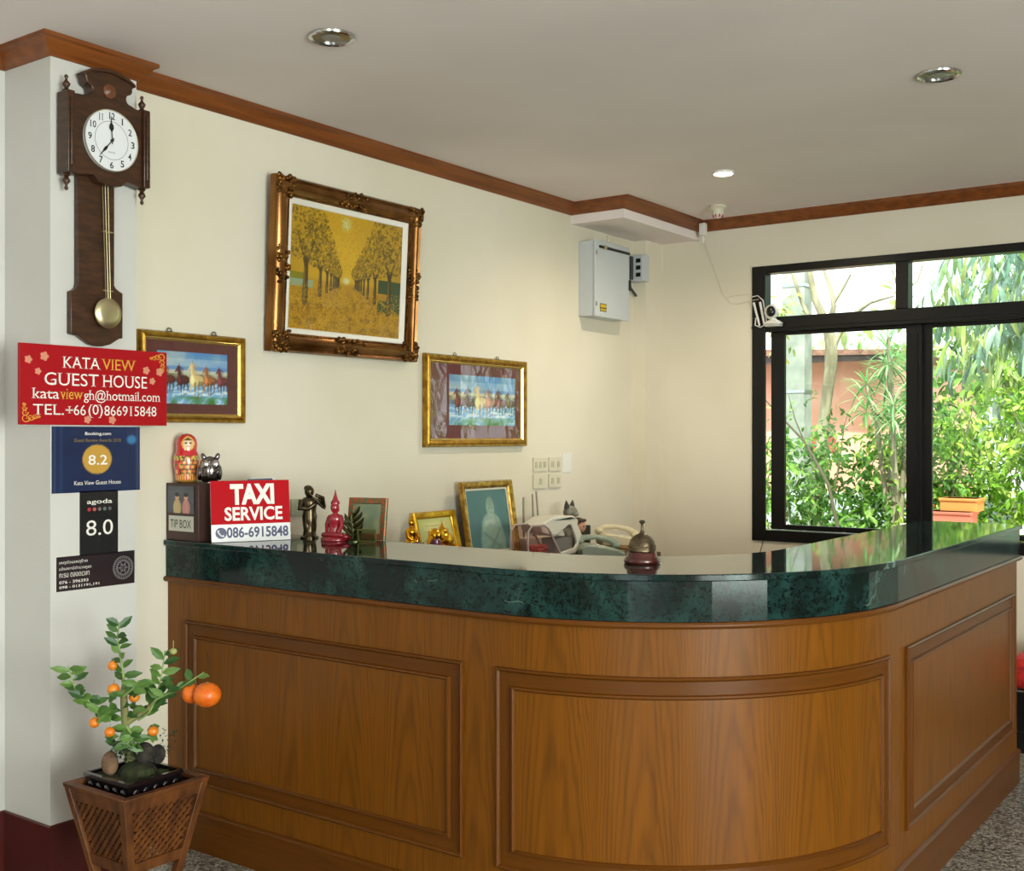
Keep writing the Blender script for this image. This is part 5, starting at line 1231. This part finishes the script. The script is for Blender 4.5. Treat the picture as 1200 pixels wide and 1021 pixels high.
for x0, x1, z0, z1 in ((-3.4, -2.6, .9, 1.9), (-5.0, -4.2, .9, 1.9)):
    m = MB(); m.box(x0, x1, 13.97, 14.0, z0, z1); wf = part('window', m, offwhite, wl); m = MB(); m.box(x0+.06, x1-.06, 13.955, 13.97, z0+.06, z1-.06); part('pane', m, mat('dark_pane', '3A4448', .1), wf)
m = MB(); m.box(-1.35, -.95, 12.0, 12.3, 1.30, 1.52); 
rx = thing('red_mailbox', 'small red box with pale lid beyond the garden wall near the post', 'box', (-1.15, 12.1, -.12)); part('body', m, mat('box_red', 'C43A2E', .5), rx, bevel=.005)
m = MB(); m.box(-1.40, -.80, 11.95, 12.35, 1.24, 1.30); part('lid', m, t_white, rx); m = MB(); m.box(-1.2, -1.1, 12.1, 12.2, -.12, 1.25); part('stand', m, barkg, rx)
# shrubs
def shrub(name, label, box, n, L, W, cols, seed, stems=6, group=None, **k):
    t = thing(name, label, 'shrub' if 'tree' not in name else 'tree', ((box[0]+box[1])/2, (box[2]+box[3])/2, -.12), group=group); m = MB(); r = random.Random(seed)
    cx, cy = (box[0]+box[1])/2, (box[2]+box[3])/2
    for i in range(stems):
        tx, ty, tz_ = r.uniform(box[0], box[1]), r.uniform(box[2], box[3]), box[4]+(box[5]-box[4])*r.uniform(.6, 1)
        m.tube([(cx+r.uniform(-.1, .1), cy, -.12), ((cx*2+tx)/3, cy, tz_*.45), ((cx+tx*2)/3+r.uniform(-.05, .05), (cy+ty)/2, tz_*.75), (tx, ty, tz_)], [.014, .012, .008, .003], 6)
    part('stem', m, barkg, t, smooth=60); m = MB(); foliage(m, n, box, L, W, cols, seed=seed, **k); part('foliage', m, gleaf, t, recalc=False)
YG = ('9CCB3A', 'B5DA4A', '86B838', 'C8E06A', '78AA34'); MG = ('6FA23C', '86B84C', '5A8C34', 'A0C860', '4E7C30'); BG = ('9CBCAA', 'BAD2C4', '82A892', 'D4E4DA', 'A0BE84'); 
shrub('light_green_shrub', 'light green small leaved shrub below the bare tree outside the left pane', (-.55, .95, 7.9, 9.0, .15, 1.62), 4200, .066, .030, MG, 21, 9)
shrub('tall_leafy_shrub', 'taller fresh green shrub beside the spiky plant outside the middle of the window', (.55, 1.45, 8.2, 9.2, .3, 1.95), 3400, .065, .028, YG+MG, 22, 7)
shrub('yellow_green_shrub', 'bright yellow green bush outside the wide sliding pane', (1.05, 3.1, 8.3, 9.6, .2, 2.1), 7500, .070, .030, YG, 23, 10)
shrub('long_leaf_tree', 'tree with long drooping pale leaves hanging outside the wide pane', (.95, 3.6, 8.8, 10.0, 1.75, 3.7), 3600, .20, .040, BG+('A8C46A', 'C9D88A'), 24, 7, droop=.9, bend=.5, segs=4)
shrub('far_tree', 'dense green tree behind the spiky plant and the pink house', (-.2, 2.6, 11.5, 13.5, 1.2, 3.3), 2200, .14, .06, MG, 25, 5)
shrub('far_hedge_tree', 'pale green tree above the pink house roof', (-6, 3, 19, 22, .5, 3.7), 2400, .3, .12, ('B9D878', '9CC860', 'D0E49A'), 26, 5)
shrub('dark_shrub', 'low bushy shrub growing against the pale garden wall', (-.9, 2.2, 9.0, 9.6, -.1, 1.05), 1800, .06, .028, MG, 27, 8)
shrub('side_tree', 'long leaved tree further along the garden wall beyond the window edge', (3.5, 7.2, 8.6, 10.2, 1.2, 4.2), 1800, .20, .05, BG+('A8C46A', 'C9D88A'), 41, 6, droop=.9, bend=.5, segs=3)
shrub('side_shrub', 'yellow green bush further along the garden wall beyond the window edge', (3.0, 6.6, 8.0, 9.4, .0, 2.2), 2600, .10, .045, YG, 42, 8)
# thin diagonal branch in front
tb_ = thing('leaning_sapling', 'thin dark sapling leaning left across the left window pane', 'sapling', (.62, 8.0, -.12))
m = MB(); m.tube([(.72, 7.9, -.12), (.66, 7.9, .8), (.58, 7.9, 1.15), (.40, 7.9, 1.46), (.20, 7.9, 1.66), (.05, 7.9, 1.82), (-.02, 7.9, 2.0)], [.016, .015, .013, .010, .007, .005, .003], 8)
m.tube([(.40, 7.9, 1.46), (.33, 7.9, 1.62), (.28, 7.9, 1.80)], [.006, .004, .002], 6); part('stem', m, mat('dark_bark', '55503C', .8), tb_, smooth=60)
m = MB(); foliage(m, 160, (-.05, .75, 7.8, 8.0, 1.0, 1.9), .05, .02, MG, seed=31); part('foliage', m, gleaf, tb_, recalc=False)
# spiky rosettes
sp = thing('spiky_plant', 'tall spiky leaved plant with rosettes of narrow leaves outside the left pane edge', 'plant', (.95, 8.3, -.12)); m = MB(); tips = [(.88, 8.3, 2.22), (1.02, 8.4, 2.0), (.72, 8.3, 1.88), (.95, 8.2, 1.72), (.80, 8.5, 2.05)]
for t_ in tips: m.tube([(.95, 8.3, -.12), ((.95*2+t_[0])/3, 8.3, 1.0), ((.95+t_[0]*2)/3, t_[1], t_[2]*.85), t_], [.03, .022, .018, .014], 7)
part('stem', m, barkg, sp, smooth=60); m = MB(); rr = random.Random(9); cs_ = [lin(c)[:3] for c in ('8FC07A', 'A6D28C', '6FA866', 'C2DEAA', '5E9860')]
for t_ in tips:
    for j in range(3):
        for i in range(26):
            a = i*2.4+rr.uniform(-.2, .2); el_ = rr.uniform(-.5, 1.1); d = Vector((math.cos(a)*math.cos(el_), math.sin(a)*math.cos(el_), math.sin(el_)))
            leaf(m, Vector(t_)-Vector((0, 0, j*.10)), d, Vector((0, 0, 1)), rr.uniform(.16, .26), .016, rr.choice(cs_), .3, 3)
part('leaves', m, gleaf, sp, recalc=False)
# terracotta boxes on a low table
gt = thing('garden_table', 'low pale garden bench carrying the orange planter boxes outside the right pane', 'bench', (1.6, 8.1, -.12))
m = MB(); m.box(1.10, 2.4, 7.85, 8.25, .86, .89); part('top', m, t_white, gt)
for x in (1.15, 2.35):
    for y in (7.9, 8.2): m = MB(); m.box(x-.02, x+.02, y-.02, y+.02, -.12, .86); part('leg', m, steel, gt)
for i, (x0, x1, z0, z1, y0, c, lab) in enumerate(((1.27, 1.55, .891, .985, 7.90, 'C46A55', 'salmon red rectangular planter box on the garden bench'), (1.34, 1.58, .986, 1.075, 7.95, 'E08A48', 'orange planter box stacked on the salmon one'), (1.13, 1.25, .891, 1.02, 7.92, 'D2583A', 'small brick orange pot at the end of the garden bench'))):
    t = thing('planter_box', lab, 'planter', ((x0+x1)/2, y0+.1, z0)); m = MB(); m.box(x0, x1, y0, y0+.2, z0, z1); q = part('body', m, mat('terracotta_%d' % i, c, .6), t, bevel=.006); m = MB(); m.box(x0-.008, x1+.008, y0-.008, y0+.208, z1-.018, z1+.0); part('rim', m, mat('terracotta_rim_%d' % i, c, .5), q, bevel=.003)
# ------------------------------------------------------------------ light
w = bpy.data.worlds.new('sky'); scene.world = w; w.use_nodes = True
bg = w.node_tree.nodes['Background']; bg.inputs[0].default_value = (.90, .96, 1.0, 1); bg.inputs[1].default_value = 2.5
def lamp(kind, name, loc, energy, color=(1, 1, 1), target=None, **k):
    l = bpy.data.lights.new(name, kind); l.energy = energy; l.color = color
    for a, b in k.items(): setattr(l, a, b)
    o = bpy.data.objects.new(name, l); COL.objects.link(o); o.location = loc
    if target is not None: o.rotation_euler = (Vector(target)-Vector(loc)).to_track_quat('-Z', 'Y').to_euler()
    return o
lamp('SUN', 'sun', (5, -5, 12), 8, (1, .95, .86), target=(5-3.2, -5+6.5, 12-11), angle=math.radians(1))
# daylight through the glazed entrance, plus an added side fill for the left wall
lamp('AREA', 'entrance_daylight', (5.4, YR-.15, 1.25), 60, (.97, .98, 1), target=(5.4, 0, 1.25), shape='RECTANGLE', size=2.3, size_y=2.3)
lamp('AREA', 'added_side_fill', (XR+.15, .1, 1.35), 390, (1.0, .98, .95), target=(0, .1, 1.35), shape='RECTANGLE', size=2.7, size_y=2.0)
lamp('SPOT', 'downlight_beam', (1.043, 5.19, CEIL-.03), 58, (1.0, .86, .62), target=(1.0, 5.19, 0), spot_size=math.radians(165), spot_blend=.9, shadow_soft_size=.05)
# ------------------------------------------------------------------ camera
cam = bpy.data.cameras.new('camera'); co = bpy.data.objects.new('camera', cam); COL.objects.link(co)
co.location = (3.4964, 0, 1.5); co.rotation_euler = (math.radians(90), 0, math.radians(35.862)); cam.lens = 1327.64/1200*36; cam.sensor_width = 36; cam.sensor_fit = 'HORIZONTAL'; cam.clip_start = .05
scene.camera = co
scene.view_settings.view_transform = 'Standard'; scene.view_settings.look = 'None'; scene.view_settings.gamma = 1; scene.view_settings.exposure = 0.27; scene.view_settings.use_curve_mapping = False
scene.cycles.use_denoising = True
scene.cycles.max_bounces = 7; scene.cycles.diffuse_bounces = 4; scene.cycles.glossy_bounces = 4; scene.cycles.transparent_max_bounces = 8; scene.cycles.caustics_reflective = False; scene.cycles.caustics_refractive = False; scene.cycles.sample_clamp_indirect = 6
